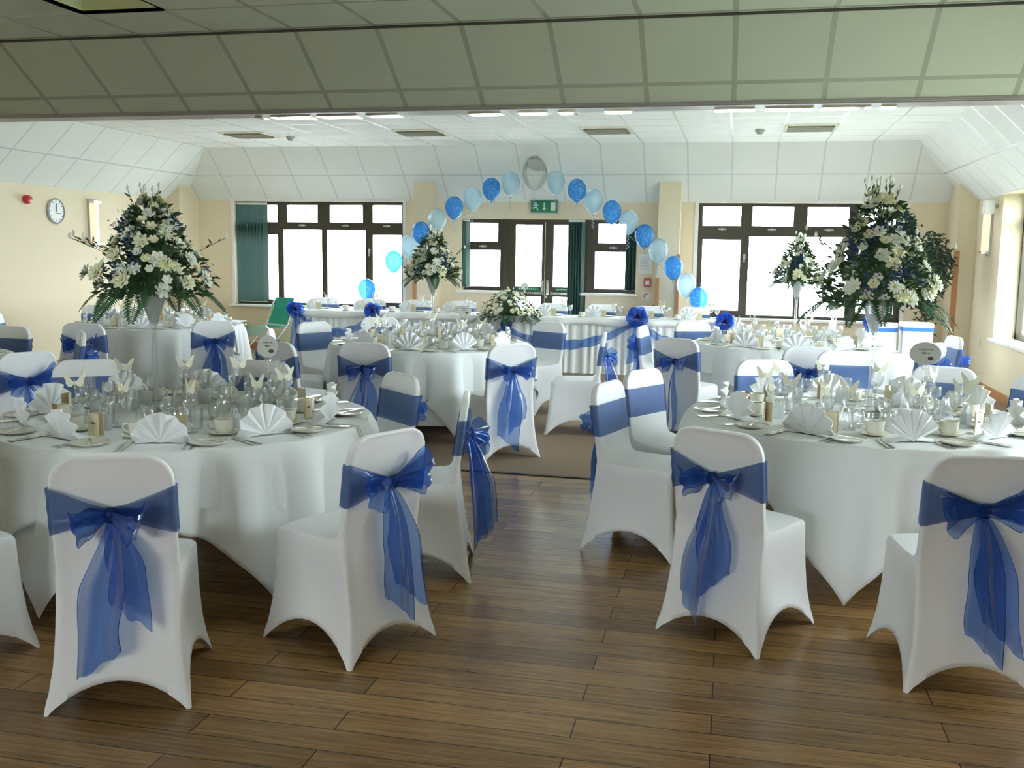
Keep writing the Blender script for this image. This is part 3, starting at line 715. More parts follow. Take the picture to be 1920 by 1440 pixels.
# ------------------------------------------------------------------ tables and cloths
def cloth_mesh(r, half, zt, phi, amp, nf, seed, square=True, hang_max=None):
    rnd = random.Random(seed); NT = 240; rows = []
    rads = [0.001, r*.35, r*.7, r*.93, r*.985]
    drops = [0, .012, .03, .06, .1, .15, .2, .26, .32, .38, .45, .52, .6, .66, .7, .74]
    phs = [rnd.uniform(0, 6.28) for _ in range(6)]
    def Ld(th):
        a = th-phi
        if not square: return hang_max
        L = half/max(abs(cos(a)), abs(sin(a))); return L-r
    for i in range(NT):
        th = 2*pi*i/NT; D = Ld(th); row = [(q*cos(th), q*sin(th), zt) for q in rads]
        for k, dq in enumerate(drops):
            d = dq/drops[-1]*D if square else dq/drops[-1]*D
            cn = 1
            fold = sin(nf*th+phs[0]+1.3*sin(3*th+phs[1])+.8*sin(5*th+phs[3])); fold = math.copysign(abs(fold)**.8, fold)
            fold2 = sin(nf*1.7*th+phs[2])
            am = amp*min(1, d/.5)**.72
            cnr = 0
            if square:   # corners form a cone shaped fold
                c4 = abs(sin(2*(th-phi)))**6; cnr = .05*c4*min(1, d/.6)
            rad = r+.006+.02*min(1, d/.06)+.05*d+am*(fold*.8+.3*fold2)*(1-.5*min(1, cnr/.05)) + cnr
            edge = 0 if k > 0 else -.002
            z = zt-d*(.985)
            if d < .015: z = zt-d*.6
            row.append((rad*cos(th), rad*sin(th), max(z, .012)+edge))
        rows.append(row)
    b = B(); b.grid(rows, close=False)
    n = len(rows[0])
    for k in range(n-1): b.F.append(((NT-1)*n+k, k, k+1, (NT-1)*n+k+1))
    return b
ZT = .76
def table(t, phi, under, seed, half=1.17):
    cx, cy = TB[t]; gz = .004 if cy > 6.9 else 0
    tb = empty('round_table', (cx, cy, gz)); tag(tb, 'round folding banquet table hidden under the cloth of the %s' % TN[t], 'table', 'round banquet tables')
    auto(B().lathe([(0, .728), (.90, .728), (.905, .735), (.905, .748), (.90, .752), (0, .752)], 64).ob('tabletop', M['boardtop'], tb))
    for sx in (-1, 1):
        for sy in (-1, 1):
            B().tube([(sx*.38, sy*.2, .728), (sx*.55, sy*.3, .45), (sx*.60, sy*.34, .2), (sx*.60, sy*.34, 0)], .015, 8).ob('leg', M['darkmetal'], tb)
    tb.rotation_euler.z = radians(20)
    o = cloth_mesh(.915, half, ZT-.001, radians(phi), .072, 17, seed).ob('tablecloth', M['cloth'], smooth=True)
    o.location = (cx, cy, gz); md = o.modifiers.new('linen', 'SOLIDIFY'); md.thickness = .002; md.offset = -1
    tag(o, 'white square cloth with pointed corners on the %s' % TN[t], 'tablecloth', 'square tablecloths')
    if under:
        o = (cloth_mesh(.908, 0, ZT-.005, 0, .035, 15, seed+9, False, under) if under < 2 else cloth_mesh(.906, 1.15, ZT-.005, radians(under-45), .03, 12, seed+9)).ob('tablecloth', M['cloth'], smooth=True)
        o.location = (cx, cy, gz); tag(o, 'longer white undercloth below the square cloth of the %s' % TN[t], 'tablecloth', 'undercloths')
table('T1', -36-45, 360-96, 3, 1.18); table('T2', -99-45, 0, 5, 1.17); table('T3', -60-45, .62, 8); table('T4', -45-60, .62, 11); table('T5', -100-45, .62, 14); table('T6', 0, 0, 17)

# ------------------------------------------------------------------ tableware prototypes
def proto(name, label='x', cat='x'):
    r = empty(name); tag(r, label, cat); return r
# fan napkin
NP = {}
def fan_mesh(rad, hgt, spread, lean, seed):
    rnd = random.Random(seed); n = 24; V = []; F = []
    b = B()
    rows = []
    for i in range(n+1):
        a = pi/2+spread*(i/n*2-1); z = (abs((i % 4)-2)-1)*.015
        o = [(0, 0, .004)]
        for q in (.35, .7, 1.0):
            R = rad*q; o.append((R*cos(a), z*q*1.2+lean*sin(a)*q, .004+hgt*q*sin(a)))
        rows.append(o)
    b.grid(rows); return b
for k, (w_, h_, sp_, ln_) in enumerate(((.135, .14, radians(88), .01), (.13, .15, radians(70), .02), (.125, .13, radians(90), -.01))):
    r = proto('fan_napkin'); o = fan_mesh(w_, h_, sp_, ln_, k).ob('pleated_fan', M['napkin'], r)
    md = o.modifiers.new('paper', 'SOLIDIFY'); md.thickness = .0035
    b = B(); b.grid([[(-.10, .0, .002), (0, .0, .012), (.10, .0, .002)], [(-.135, .05, .002), (0, .055, .03), (.135, .05, .002)], [(-.06, .095, .002), (0, .10, .002), (.06, .095, .002)]])
    o = b.ob('folded_stand', M['napkin'], r); md = o.modifiers.new('paper', 'SOLIDIFY'); md.thickness = .003
    NP[k] = r
def lathe_ob(name, prof, m, parent, n=28, ang=40): return auto(B().lathe(prof, n).ob(name, m, parent), ang)
PL = proto('side_plate')
lathe_ob('plate', [(0, .004), (.05, .004), (.052, 0), (.056, 0), (.082, .012), (.083, .015), (.080, .0145), (.057, .006), (0, .006)], M['cup'], PL, 36)
lathe_ob('rim_band', [(.0785, .0146), (.0805, .0155), (.0825, .0156), (.083, .0150)], M['grey'], PL, 36)
BK = proto('butter_knife')
B().box(-.004, .004, -.085, .0, .0, .003, c=.001).ob('handle', M['silver'], BK); B().prism([(-.007, 0), (.006, 0), (.007, .05), (.003, .075), (-.005, .07)], 2, .0, .0015).ob('blade', M['silver'], BK)
FK = proto('dinner_fork')
B().prism([(-.005, -.10), (.005, -.10), (.003, 0), (.010, .02), (.011, .045), (-.011, .045), (-.010, .02), (-.003, 0)], 2, .001, .003).ob('handle', M['silver'], FK)
b = B()
for k in range(4): b.box(-.0105+k*.0062, -.0080+k*.0062, .045, .09, .001, .003)
b.ob('tines', M['silver'], FK)
KN = proto('dinner_knife')
B().box(-.006, .006, -.11, .0, 0, .005, c=.0015).ob('handle', M['silver'], KN); B().prism([(-.008, 0), (.006, 0), (.008, .08), (.004, .115), (-.004, .10)], 2, .001, .0025).ob('blade', M['silver'], KN)
CP = proto('coffee_cup')
lathe_ob('bowl', [(0, .003), (.026, .003), (.028, 0), (.032, .002), (.040, .012), (.0425, .035), (.0430, .066), (.0405, .066), (.040, .035), (.037, .014), (0, .008)], M['cup'], CP)
B().tube([(.042, 0, .055), (.062, 0, .056), (.070, 0, .04), (.062, 0, .022), (.041, 0, .018)], .0042, 8).ob('handle', M['cup'], CP, smooth=True)
SA = proto('saucer')
lathe_ob('saucer_dish', [(0, .003), (.03, .003), (.032, 0), (.036, 0), (.072, .013), (.073, .016), (.070, .0155), (.035, .005), (0, .005)], M['cup'], SA, 32)
CD = proto('menu_card')
o = B().box(0, .072, -.0006, .0006, 0, .102).ob('front_leaf', M['card'], CD); o.location = (-.036, 0, 0); o.rotation_euler = (0, 0, radians(-6))
o = B().box(0, .072, -.0006, .0006, 0, .102).ob('back_leaf', M['card'], CD); o.location = (-.036, 0, 0); o.rotation_euler = (0, 0, radians(24))
o = B(); stroke(o, [(.022, .055), (.026, .064), (.030, .055), (.034, .062), (.037, .055), (.041, .060), (.045, .055), (.050, .060)], .0012, -.0014, -.0006)
o = o.ob('lettering', M['ink'], CD); o.location = (-.036, 0, 0); o.rotation_euler = (0, 0, radians(-6))
BG = proto('favour_bag')
b = B(); b.grid([[(-.030, -.017, 0), (.030, -.017, 0), (.030, .017, 0), (-.030, .017, 0)], [(-.033, -.016, .055), (.033, -.016, .055), (.033, .016, .055), (-.033, .016, .055)], [(-.031, -.006, .075), (.031, -.006, .075), (.031, .006, .075), (-.031, .006, .075)]], close=True); b.F.append((3, 2, 1, 0))
b.ob('frosted_bag', M['bag'], BG)
for sy in (-1, 1):
    g = B(); P = [(-.018, sy*.006, .070), (-.017, sy*.008, .088), (-.008, sy*.009, .097), (.008, sy*.009, .097), (.017, sy*.008, .088), (.018, sy*.006, .070)]
    g.tube(P, .0035, 6).ob('handle', M['bag'], BG)
WG = {}
for key, (H_, R_, bh) in {'tall': (.19, .037, .095), 'short': (.155, .033, .078), 'tumbler': (.10, .032, .10)}.items():
    r = proto('wine_glass' if key != 'tumbler' else 'water_tumbler'); WG[key] = r
    zb = H_-bh
    if key == 'tumbler':
        lathe_ob('glass_wall', [(0, .0), (.028, 0), (.030, .004), (.033, .1), (.031, .1), (.028, .010), (0, .010)], M['glass'], r, 20); continue
    lathe_ob('glass_bowl', [(.004, zb), (.012, zb+.003), (.026, zb+.018), (R_*.98, zb+bh*.42), (R_, zb+bh*.6), (R_*.93, H_), (R_*.90, H_), (R_*.96, zb+bh*.6), (R_*.93, zb+bh*.42), (.023, zb+.021), (.004, zb+.008), (0, zb+.007)], M['glass'], r, 20)
    lathe_ob('stem', [(.0045, zb), (.0035, zb*.5), (.005, .008), (.0, .008)], M['glass'], r, 10)
    lathe_ob('foot', [(0, .0), (.032, 0), (.033, .002), (.012, .006), (.004, .010), (0, .010)], M['glass'], r, 20)
BF = proto('paper_butterfly')
for sx in (-1, 1):
    P = [(0, 0, 0), (.012, 0, .012), (.026, 0, .034), (.040, 0, .048), (.044, 0, .040), (.040, 0, .022), (.033, 0, .010), (.034, 0, -.004), (.026, 0, -.018), (.014, 0, -.02), (.004, 0, -.010)]
    V = [(sx*x*1.15, -.010*x/.04+.0, z*1.05) for x, y, z in P]; o = mesh('wing', V, [tuple(range(len(V)))], M['ivory'], BF)
    md = o.modifiers.new('paper', 'SOLIDIFY'); md.thickness = .0008; o.rotation_euler = (0, 0, sx*radians(20))
B().tube([(0, 0, -.03), (0, 0, .014)], .0016, 6).ob('body', M['ivory'], BF)
gcount = {}
def put(p, t, ang, rad, tan, rot, label, cat, group, z=ZT, s=None):
    cx, cy = TB[t]; a = radians(ang)
    # rotated so that local -y points outward (toward the guest)
    x = cx+cos(a)*rad-sin(a)*tan; y = cy+sin(a)*rad+cos(a)*tan
    gz = .004 if cy > 6.9 else 0
    return dup(p, (x, y, z+gz+.0005), a+pi/2+radians(rot), label, cat, group, s)
TABS = {'T1': (-67.5, 10), 'T2': (-116, 10), 'T3': (-50, 10), 'T4': (-70, 10), 'T5': (-88, 10), 'T6': (-20, 3)}
rndt = random.Random(12)
for t, (a0, n) in TABS.items():
    full = t in ('T1', 'T2'); far = t in ('T4', 'T5')
    for k in range(n):
        ang = a0+36*k; a = radians(ang); cx, cy = TB[t]
        h = clock(t, cx+cos(a), cy+sin(a)); nm = TN[t]; at = "at the %s o'clock place of the %s" % (h, nm)
        j = lambda q: rndt.uniform(-q, q)
        g = ' on the round tables'
        put(NP[rndt.choice((0, 0, 1, 2))], t, ang, .745+j(.01), j(.01), j(14), 'white fan folded napkin '+at, 'napkin', 'napkins'+g)
        put(PL, t, ang, .775, .205, 0, 'round white side plate '+at, 'plate', 'side plates'+g)
        if not far: put(BK, t, ang, .775, .205, 60+j(25), 'butter knife on side plate '+at, 'knife', 'butter knives'+g, ZT+.0165)
        if t != 'T6':
            put(FK, t, ang, .79, .140, j(5), 'outer dinner fork '+at, 'fork', 'forks'+g)
            put(KN, t, ang, .79, -.150, j(5), 'outer dinner knife '+at, 'knife', 'dinner knives'+g)
            if full:
                put(FK, t, ang, .79, .113, j(4), 'inner dinner fork '+at, 'fork', 'forks'+g)
                put(KN, t, ang, .79, -.174+.046, j(3), 'inner dinner knife '+at, 'knife', 'dinner knives'+g)
        put(SA, t, ang, .58, -.12, 0, 'white saucer '+at, 'saucer', 'saucers'+g)
        put(CP, t, ang, .58, -.12, 150+j(30), 'white cup on its saucer '+at, 'cup', 'coffee cups'+g, ZT+.0055)
        put(CD, t, ang, .62, .055, j(25), 'ivory folded menu card '+at, 'card', 'menu cards'+g)
        put(BG, t, ang, .50, -.02, j(35), 'frosted favour bag with two handles '+at, 'gift bag', 'favour bags'+g)
        if t != 'T6':
            ta, tr = .09+j(.015), .47+j(.02)
            put(WG['tall'], t, ang, tr, ta, 0, 'tall stemmed wine glass '+at, 'glass', 'wine glasses'+g)
            put(WG['short'], t, ang, .42+j(.02), -.02+j(.01), 0, 'shorter stemmed wine glass '+at, 'glass', 'wine glasses'+g)
            if full: put(WG['tumbler'], t, ang, .38, .10, 0, 'straight water tumbler '+at, 'glass', 'tumblers'+g)
            if k % 3 != 2 or full: put(BF, t, ang, tr+.035, ta, -(ang+90)+j(55), 'ivory paper butterfly on tall glass '+at, 'butterfly', 'paper butterflies'+g, ZT+.205)
# ------------------------------------------------------------------ centrepieces
def vase(x, y, z, label, hgt=.62):
    v = empty('trumpet_vase', (x, y, z)); tag(v, label, 'vase')
    lathe_ob('vase_foot', [(0, 0), (.075, 0), (.077, .004), (.03, .010), (.014, .022), (0, .022)], M['glass'], v, 28)
    lathe_ob('vase_stem', [(.0135, .02), (.0125, hgt*.4), (.0135, hgt-.19), (.010, hgt-.19), (.009, .02)], M['glass'], v, 16)
    lathe_ob('vase_cone', [(.012, hgt-.19), (.02, hgt-.17), (.078, hgt), (.076, hgt), (.017, hgt-.168), (0, hgt-.18)], M['glass'], v, 28)
    lathe_ob('frosted_filling', [(0, hgt-.165), (.014, hgt-.162), (.068, hgt-.015), (.05, hgt+.005), (0, hgt+.02)], M['bag'], v, 24)
    return v
def bloom(kind):
    b = B(); rnd = random.Random(kind)
    layers = {0: [(5, .020, .022, 25), (7, .032, .024, 50), (8, .040, .022, 72)], 1: [(9, .036, .015, 62), (11, .044, .014, 80)], 2: [(4, .018, .020, 15), (5, .026, .024, 32), (6, .032, .024, 48)]}[kind]
    for n, L, w_, tilt in layers:
        o = rnd.uniform(0, 1)
        for k in range(n):
            a = 2*pi*(k+o)/n; tl = radians(tilt)
            d = Vector((cos(a)*sin(tl), sin(a)*sin(tl), cos(tl))); sd = Vector((-sin(a), cos(a), 0)); c = d.cross(sd)
            P = [[Vector((0, 0, 0))-sd*w_*.15, Vector((0, 0, -.002)), Vector((0, 0, 0))+sd*w_*.15],
                 [d*L*.6-sd*w_*.5-c*.004, d*L*.6+c*.003, d*L*.6+sd*w_*.5-c*.004],
                 [d*L*.95-sd*w_*.3-c*.002, d*L*1.02-c*.004, d*L*.95+sd*w_*.3-c*.002]]
            b.grid(P)
    b.mi = 1
    if kind == 1: b.lathe([(0, .010), (.008, .008), (.012, .002), (0, -.002)], 10)
    return b
BLM = {}
def bloom_me(kind, m):
    key = (kind, m)
    if key not in BLM:
        o = bloom(kind).ob('tmp', [M[m], M['petaly']]); BLM[key] = o.data; bpy.data.objects.remove(o)
    return BLM[key]
def leaf_V(p, d, L, w_, nrm):
    s = d.cross(nrm).normalized(); 
    return [p, p+d*L*.5+s*w_*.5+nrm*L*.05, p+d*L-nrm*L*.12, p+d*L*.5-s*w_*.5+nrm*L*.05]
def fern_b(p, d, L, b, dn=.5):
    """frond from p along d, drooping"""
    pts = []; q = Vector(p); dd = Vector(d).normalized()
    for i in range(13):
        pts.append(q.copy()); q = q+dd*L/12; dd = (dd+Vector((0, 0, -dn/12))).normalized()
    b.tube(pts, .0018, 4)
    for i in range(1, 13):
        dd = (pts[i]-pts[i-1]).normalized(); sd = dd.cross(Vector((0, 0, 1)))
        if sd.length < .1: sd = Vector((1, 0, 0))
        sd.normalize(); n = sd.cross(dd)
        for sg in (-1, 1):
            w_ = L*.26*sin(pi*(i/13)**.7)+.006; e = (sd*sg+dd*.55).normalized()
            for f in (0, .5):
                p0 = pts[i]+dd*L/12*(f-.5); b.add(leaf_V(p0, e, w_, L*.045, n), [(0, 1, 2, 3)])
def arrangement(loc, W, H, seed, label, nb=46, nblue=6, nfern=7, nleaf=900, spikes=12, low=False, s_b=1.0):
    rnd = random.Random(seed); a_ = empty('flower_arrangement', loc); tag(a_, label, 'flowers')
    R = W/2
    def prof(h):   # radius at height fraction
        if low: return R*(1-h)**.6
        return R*max(.03, (1-h)**.95*.92+.04) if h > .18 else R*(.78+.22*h/.18)
    b = B(); b2 = B()
    for k in range(nleaf):
        h = rnd.random()**1.5*.86-.06; a = rnd.uniform(0, 2*pi); r = prof(max(0, h))*sqrt(rnd.uniform(.05, 1.0))
        sy = .62 if low else 1
        if low and sin(a) < -.2: h -= .25*rnd.random()
        p = Vector((r*cos(a), r*sin(a)*sy, h*H)); d = (Vector((cos(a), sin(a)*sy, rnd.uniform(-.5, .9)))+Vector((rnd.uniform(-.5, .5), rnd.uniform(-.5, .5), 0))).normalized()
        nrm = d.orthogonal().normalized(); L = rnd.uniform(.035, .065)*s_b
        (b if rnd.random() < .72 else b2).add(leaf_V(p, d, L, L*.42, nrm), [(0, 1, 2, 3)])
    o = b.ob('foliage', M['leaf'], a_); o['kind'] = 'stuff'
    o = b2.ob('foliage', M['leaf2'], a_); o['kind'] = 'stuff'; o['label'] = 'paler grey green leaves'
    auto(B().lathe([(0, -.02), (R*.35, -.01), (R*.42, H*.10), (R*.30, H*.35), (R*.10, H*.62), (0, H*.7)], 12).ob('foam_core', M['leaf'], a_))
    placed = []
    tries = 0
    while len(placed) < nb and tries < 4000:
        tries += 1
        h = rnd.random()**1.3*.9; a = rnd.uniform(0, 2*pi); r = prof(h)*rnd.uniform(.85, 1.05); sy = .62 if low else 1
        p = Vector((r*cos(a), r*sin(a)*sy, h*H))
        if any((p-q).length < .047*s_b for q in placed): continue
        placed.append(p)
        n = Vector((cos(a), sin(a)*sy, .35+h*.8)).normalized()
        kd = rnd.choice((0, 0, 2, 2, 0, 1)); me = bloom_me(kd, rnd.choice(('petal', 'petalw')))
        o = bpy.data.objects.new('bloom', me); COL.objects.link(o); o.parent = a_; o.location = p-n*.008
        o.rotation_euler = n.to_track_quat('Z', 'Y').to_euler(); o.scale = (rnd.uniform(.8, 1.3)*s_b,)*3
    for k in range(nblue):
        h = rnd.random()*.6+.05; a = rnd.uniform(0, 2*pi) if k > 3 else -pi/2+rnd.uniform(-.9, .9); r = prof(h)*.93; c = Vector((r*cos(a), r*sin(a), h*H)); q = B()
        for m_ in range(60):
            p = c+Vector((rnd.gauss(0, .026), rnd.gauss(0, .02), rnd.gauss(0, .032)))*s_b; d = Vector((rnd.gauss(0, 1), rnd.gauss(0, 1), rnd.gauss(0, 1))).normalized()
            q.add(leaf_V(p, d, .02, .012, d.orthogonal().normalized()), [(0, 1, 2, 3)])
        q = q.ob('blue_flower_spray', M['petalb'], a_); q['kind'] = 'stuff'
    for k in range(nfern):
        a = 2*pi*(k+rnd.uniform(-.3, .3))/nfern+(.3 if seed % 2 else 0); q = B(); sy = .62 if low else 1
        fern_b((R*.55*cos(a), R*.55*sin(a)*sy, H*.03), (cos(a), sin(a)*sy, -.25 if not low else .0), R*rnd.uniform(.6, .85), q, 1.0)
        q.ob('fern_frond', M['fern'], a_)
    for k in range(spikes):
        a = rnd.uniform(0, 2*pi); tpt = k < spikes*.6; q = B()
        if tpt: p0 = Vector((rnd.uniform(-.04, .04), rnd.uniform(-.04, .04), H*.62)); d = Vector((rnd.uniform(-.35, .35), rnd.uniform(-.35, .35), 1)).normalized(); L = H*.38*rnd.uniform(.8, 1.05)
        else: p0 = Vector((R*.5*cos(a), R*.5*sin(a), H*.3)); d = Vector((cos(a), sin(a), rnd.uniform(.3, .9))).normalized(); L = R*.75
        q.tube([p0, p0+d*L], .0016, 4)
        q.mi = 1; e = p0+d*L
        q.lathe([(0, -.006), (.007, .004), (.008, .014), (.003, .028), (0, .03)], 7, e)
        for m_ in range(3):
            pp = p0+d*L*(.5+.15*m_); q.mi = 0; q.add(leaf_V(pp, (d+Vector((rnd.uniform(-1, 1), rnd.uniform(-1, 1), .2))).normalized(), .04, .012, Vector((0, 1, 0))), [(0, 1, 2, 3)])
        q.ob('bud_stem', [M['leaf'], M['petalw']], a_)
    return a_
def tz(t): return ZT+.0005+(.004 if TB[t][1] > 6.9 else 0)
vs = {'T1': (-2.93, 4.53), 'T2': (.71, 5.56), 'T3': (-2.75, 8.72), 'T5': (.55, 10.05)}
for t, (x, y) in vs.items():
    vase(x, y, tz(t), 'tall clear trumpet vase at the centre of the %s' % TN[t])
arrangement((*vs['T1'], tz('T1')+.63), .66, .52, 3, 'large cream and blue flower arrangement on the front left table', 84, 8, 9, 900)
arrangement((*vs['T2'], tz('T2')+.63), .70, .62, 8, 'largest cream and blue flower arrangement on the front right table', 92, 10, 9, 1050, s_b=1.05)
arrangement((*vs['T3'], tz('T3')+.62), .54, .44, 5, 'cream flower arrangement on the middle table before the pillar', 60, 4, 8, 700)
arrangement((*vs['T5'], tz('T5')+.62), .52, .44, 9, 'cream flower arrangement on the far right table before the window', 60, 4, 8, 700)
def sign(x, y, z, rz, label, hgt=.33, w_=.065, h_=.055, lines=((.012, .9), (-.006, .5))):
    s = empty('table_name_sign', (x, y, z), rz); tag(s, label, 'sign', 'table name signs')
    lathe_ob('sign_base', [(0, 0), (.035, 0), (.035, .004), (.01, .01), (0, .012)], M['chrome'], s, 20)
    B().tube([(0, 0, .008), (0, 0, hgt-.02)], .0025, 6).tube([(.014*cos(q/10*2*pi), 0, hgt-.02+.012*sin(q/10*2*pi)) for q in range(11)], .002, 5).ob('stand_rod', M['chrome'], s)
    zc = hgt+h_-.01; P = [(w_*cos(2*pi*k/36), zc+h_*sin(2*pi*k/36)) for k in range(36)]
    B().prism(P, 1, -.001, .001).ob('oval_card', M['greyblue_shade'], s)
    q = B()
    for dz, ws in lines:
        n = 14; stroke(q, [(-w_*.55*ws+w_*1.1*ws*i/n, zc+dz+h_*.12+(.004 if i % 2 else -.003)+(.004 if i % 5 == 0 else 0)) for i in range(n+1)], .0011, -.0016, -.001)
    q.ob('handwriting', M['ink'], s)
    q = B(); q.prism([(w_*.35+.014*cos(2*pi*k/14), zc-h_*.42+.010*sin(2*pi*k/14)) for k in range(14)], 1, -.002, -.001); q.ob('flower_motif', M['ink'], s)
sign(-2.34, 4.62, tz('T1'), radians(20), 'oval name sign on a stand on the front left table', .30, .05, .058)
sign(.93, 5.30, tz('T2'), radians(-10), 'oval name sign on a stand on the front right table', .32, .075, .058)
sign(-2.40, 8.55, tz('T3'), radians(10), 'oval name sign on a stand on the middle table', .28, .065, .048)
sign(.92, 10.2, tz('T5'), 0, 'oval name sign on a stand on the far right table', .33, .06, .05)
# cruets and small things round the vases
MIR = proto('mirror_coaster'); lathe_ob('mirror_disc', [(0, 0), (.13, 0), (.13, .004), (0, .004)], M['chrome'], MIR, 40)
SH = proto('salt_shaker'); lathe_ob('shaker_body', [(0, 0), (.018, 0), (.02, .004), (.015, .045), (0, .045)], M['glass'], SH, 14); lathe_ob('shaker_cap', [(.016, .045), (.016, .06), (.010, .068), (0, .069)], M['silver'], SH, 14)
JG = proto('milk_jug'); lathe_ob('jug_body', [(0, .002), (.025, 0), (.034, .02), (.030, .05), (.027, .07), (.030, .078), (.028, .078), (.025, .07), (.028, .05), (0, .012)], M['silver'], JG, 20)
B().tube([(.028, 0, .065), (.05, 0, .06), (.05, 0, .03), (.03, 0, .02)], .003, 6).ob('handle', M['silver'], JG, smooth=True)
TL = proto('tea_light_glass'); lathe_ob('candle_glass', [(0, 0), (.022, 0), (.028, .06), (.026, .06), (.020, .004), (0, .004)], M['glass'], TL, 16); lathe_ob('candle', [(0, .005), (.017, .005), (.017, .02), (0, .02)], M['ivory'], TL, 12)
for t in ('T1', 'T2', 'T3', 'T4', 'T5'):
    cx, cy = TB[t]; nm = TN[t]
    for a, r_, p, lb, c in ((-120, .22, SH, 'salt shaker with steel cap, left of the vase', 'shaker'), (-100, .26, SH, 'pepper shaker with steel cap, in front of the vase', 'shaker'), (-70, .24, JG, 'small steel milk jug in front of the vase', 'jug'),
                           (60, .22, JG, 'small steel milk jug behind the vase', 'jug'), (-20, .2, TL, 'tea light glass right of the vase', 'candle holder'), (150, .2, TL, 'tea light glass behind the vase, left', 'candle holder'), (-150, .17, TL, 'tea light glass near the vase, left front', 'candle holder')):
        put(p, t, a, r_, 0, 0, lb+' on the '+nm, c, c+'s on the round tables')
# ------------------------------------------------------------------ long top table
HX0, HX1, HY0, HY1, HZ = -6.22, .0, 13.08, 13.70, .745
ht = empty('long_table', ((HX0+HX1)/2, (HY0+HY1)/2, .004)); tag(ht, 'long straight top table under a skirted white cloth before the doors', 'table')
hl = (HX1-HX0)/2
B().box(-hl+.02, hl-.02, -.29, .29, .71, .74).ob('tabletop', M['boardtop'], ht)
for k in range(8):
    for sy in (-.24, .24): B().tube([(-hl+.15+k*(2*hl-.3)/7, sy, 0), (-hl+.15+k*(2*hl-.3)/7, sy, .71)], .015, 8).ob('leg', M['darkmetal'], ht)
rnd = random.Random(4)
# pleated skirt round front and both ends
path = [(HX0, HY1), (HX0, HY0), (HX1, HY0), (HX1, HY1)]; pts = []
for (a, c), (d, e) in zip(path, path[1:]):
    L = hypot(d-a, e-c); n = int(L/.0125); nx, ny = (e-c)/L, -(d-a)/L
    if a == d: nx = -1 if a == HX0 else 1; ny = 0
    else: nx, ny = 0, -1
    for i in range(n): pts.append((a+(d-a)*i/n, c+(e-c)*i/n, nx, ny, len(pts)))
rows = []
for z, am in ((.742, .002), (.70, .004), (.62, .007), (.40, .009), (.2, .011), (.006, .013)):
    rows.append([(x+nx*(.012+am*(1+(math.copysign(abs(sin(i*2*pi/9.1+1.4*sin(i*.19)))**.6, sin(i*2*pi/9.1+1.4*sin(i*.19)))))+.006*sin(i*.13)), y+ny*(.012+am*(1+math.copysign(abs(sin(i*2*pi/9.1+1.4*sin(i*.19)))**.6, sin(i*2*pi/9.1+1.4*sin(i*.19))))+.006*sin(i*.13)), z) for x, y, nx, ny, i in pts])
o = B().grid(rows).ob('table_skirt', M['cloth'], smooth=True); tag(o, 'white pleated skirt round the long top table', 'table skirt'); o.location.z = .004
tcl = []
for j, (dy, z) in enumerate(((.0, .745), (1, .745))): pass
rows = []
N_ = 180
for (dy, z) in ((-.045, .655), (-.05, .70), (-.045, .738), (-.02, .748), (.3, .748), (.62, .748), (.655, .735), (.66, .68)):
    rows.append([(HX0-.03+(HX1-HX0+.06)*i/N_, HY0+dy-(.012*sin(i*.35)+.006*sin(i*.9) if dy < -.03 else 0), z+(.012*sin(i*.21+1) if z < .66 else 0)) for i in range(N_+1)])
o = B().grid(rows).ob('tablecloth', M['cloth'], smooth=True); tag(o, 'long white top cloth overhanging the skirt of the top table', 'tablecloth'); o.location.z = .004
md = o.modifiers.new('linen', 'SOLIDIFY'); md.thickness = .002; md.offset = 1
HT = .7545
# rosettes, swags and tails of blue organza
def rosette(x, z, label, Y=HY0-.09, tails=True, r_=.13):
    r = empty('organza_rosette', (x, Y, z)); tag(r, label, 'rosette', 'blue rosettes on the long table')
    rn = random.Random(int(x*100)); b = B()
    for k in range(18):
        a = 2*pi*k*.382; uvs = []
        d = Vector((cos(a), -.2-.9*rn.random(), sin(a)*.9+.15)).normalized(); u = d.cross(Vector((0, 1, 0))).normalized(); n = d.cross(u)
        rows = []
        for i in range(9):
            s = i/8; w_ = .012+.055*sin(pi*s*.85)
            rows.append([d*r_*s*(1-.25*s)+u*w_*v+n*(.03*sin(pi*s)+.015*sin(v*4+k)) for v in (-1, -.5, 0, .5, 1)])
        b.grid(rows)
    b.ob('petal_loops', M['organza_hem'], r, smooth=True, uv=[(.5, .5)]*len(b.V))
    B().lathe([(0, -.02), (.02, -.01), (.024, .01), (0, .02)], 10).ob('knot', M['ribbonblue'], r, smooth=True)
    if tails:
        for sx, L in ((-1, .58), (1, .50)):
            uvs = []
            def f(s, v): return (sx*.05*s**.7+v*(.02+.07*s), -.005+.02*sin(v*3+s*5), -.02-L*s+.03*v*s)
            t = B(); t.grid(strip(f, 20, 7, uvs)); t.ob('tail', M['organza_hem'], r, smooth=True, uv=uvs)
RX = [(-6.12, .77), (-4.95, .77), (-3.05, .64), (-1.28, .79), (-.17, .76)]
RL = ['blue organza rosette at the left end of the top table', 'blue organza rosette second from left on the top table', 'blue organza rosette below the low flower arrangement', 'large blue organza rosette with long tails near the extinguisher', 'blue organza rosette at the right end of the top table']
for k, ((x, z), l) in enumerate(zip(RX, RL)): rosette(x, z, l, tails=True, r_=(.19, .19, .11, .21, .19)[k])
SW = ['leftmost blue organza swag on the top table skirt', 'second blue organza swag hidden partly by middle table', 'long blue organza swag in front of the door side', 'rightmost blue organza swag on the top table skirt']
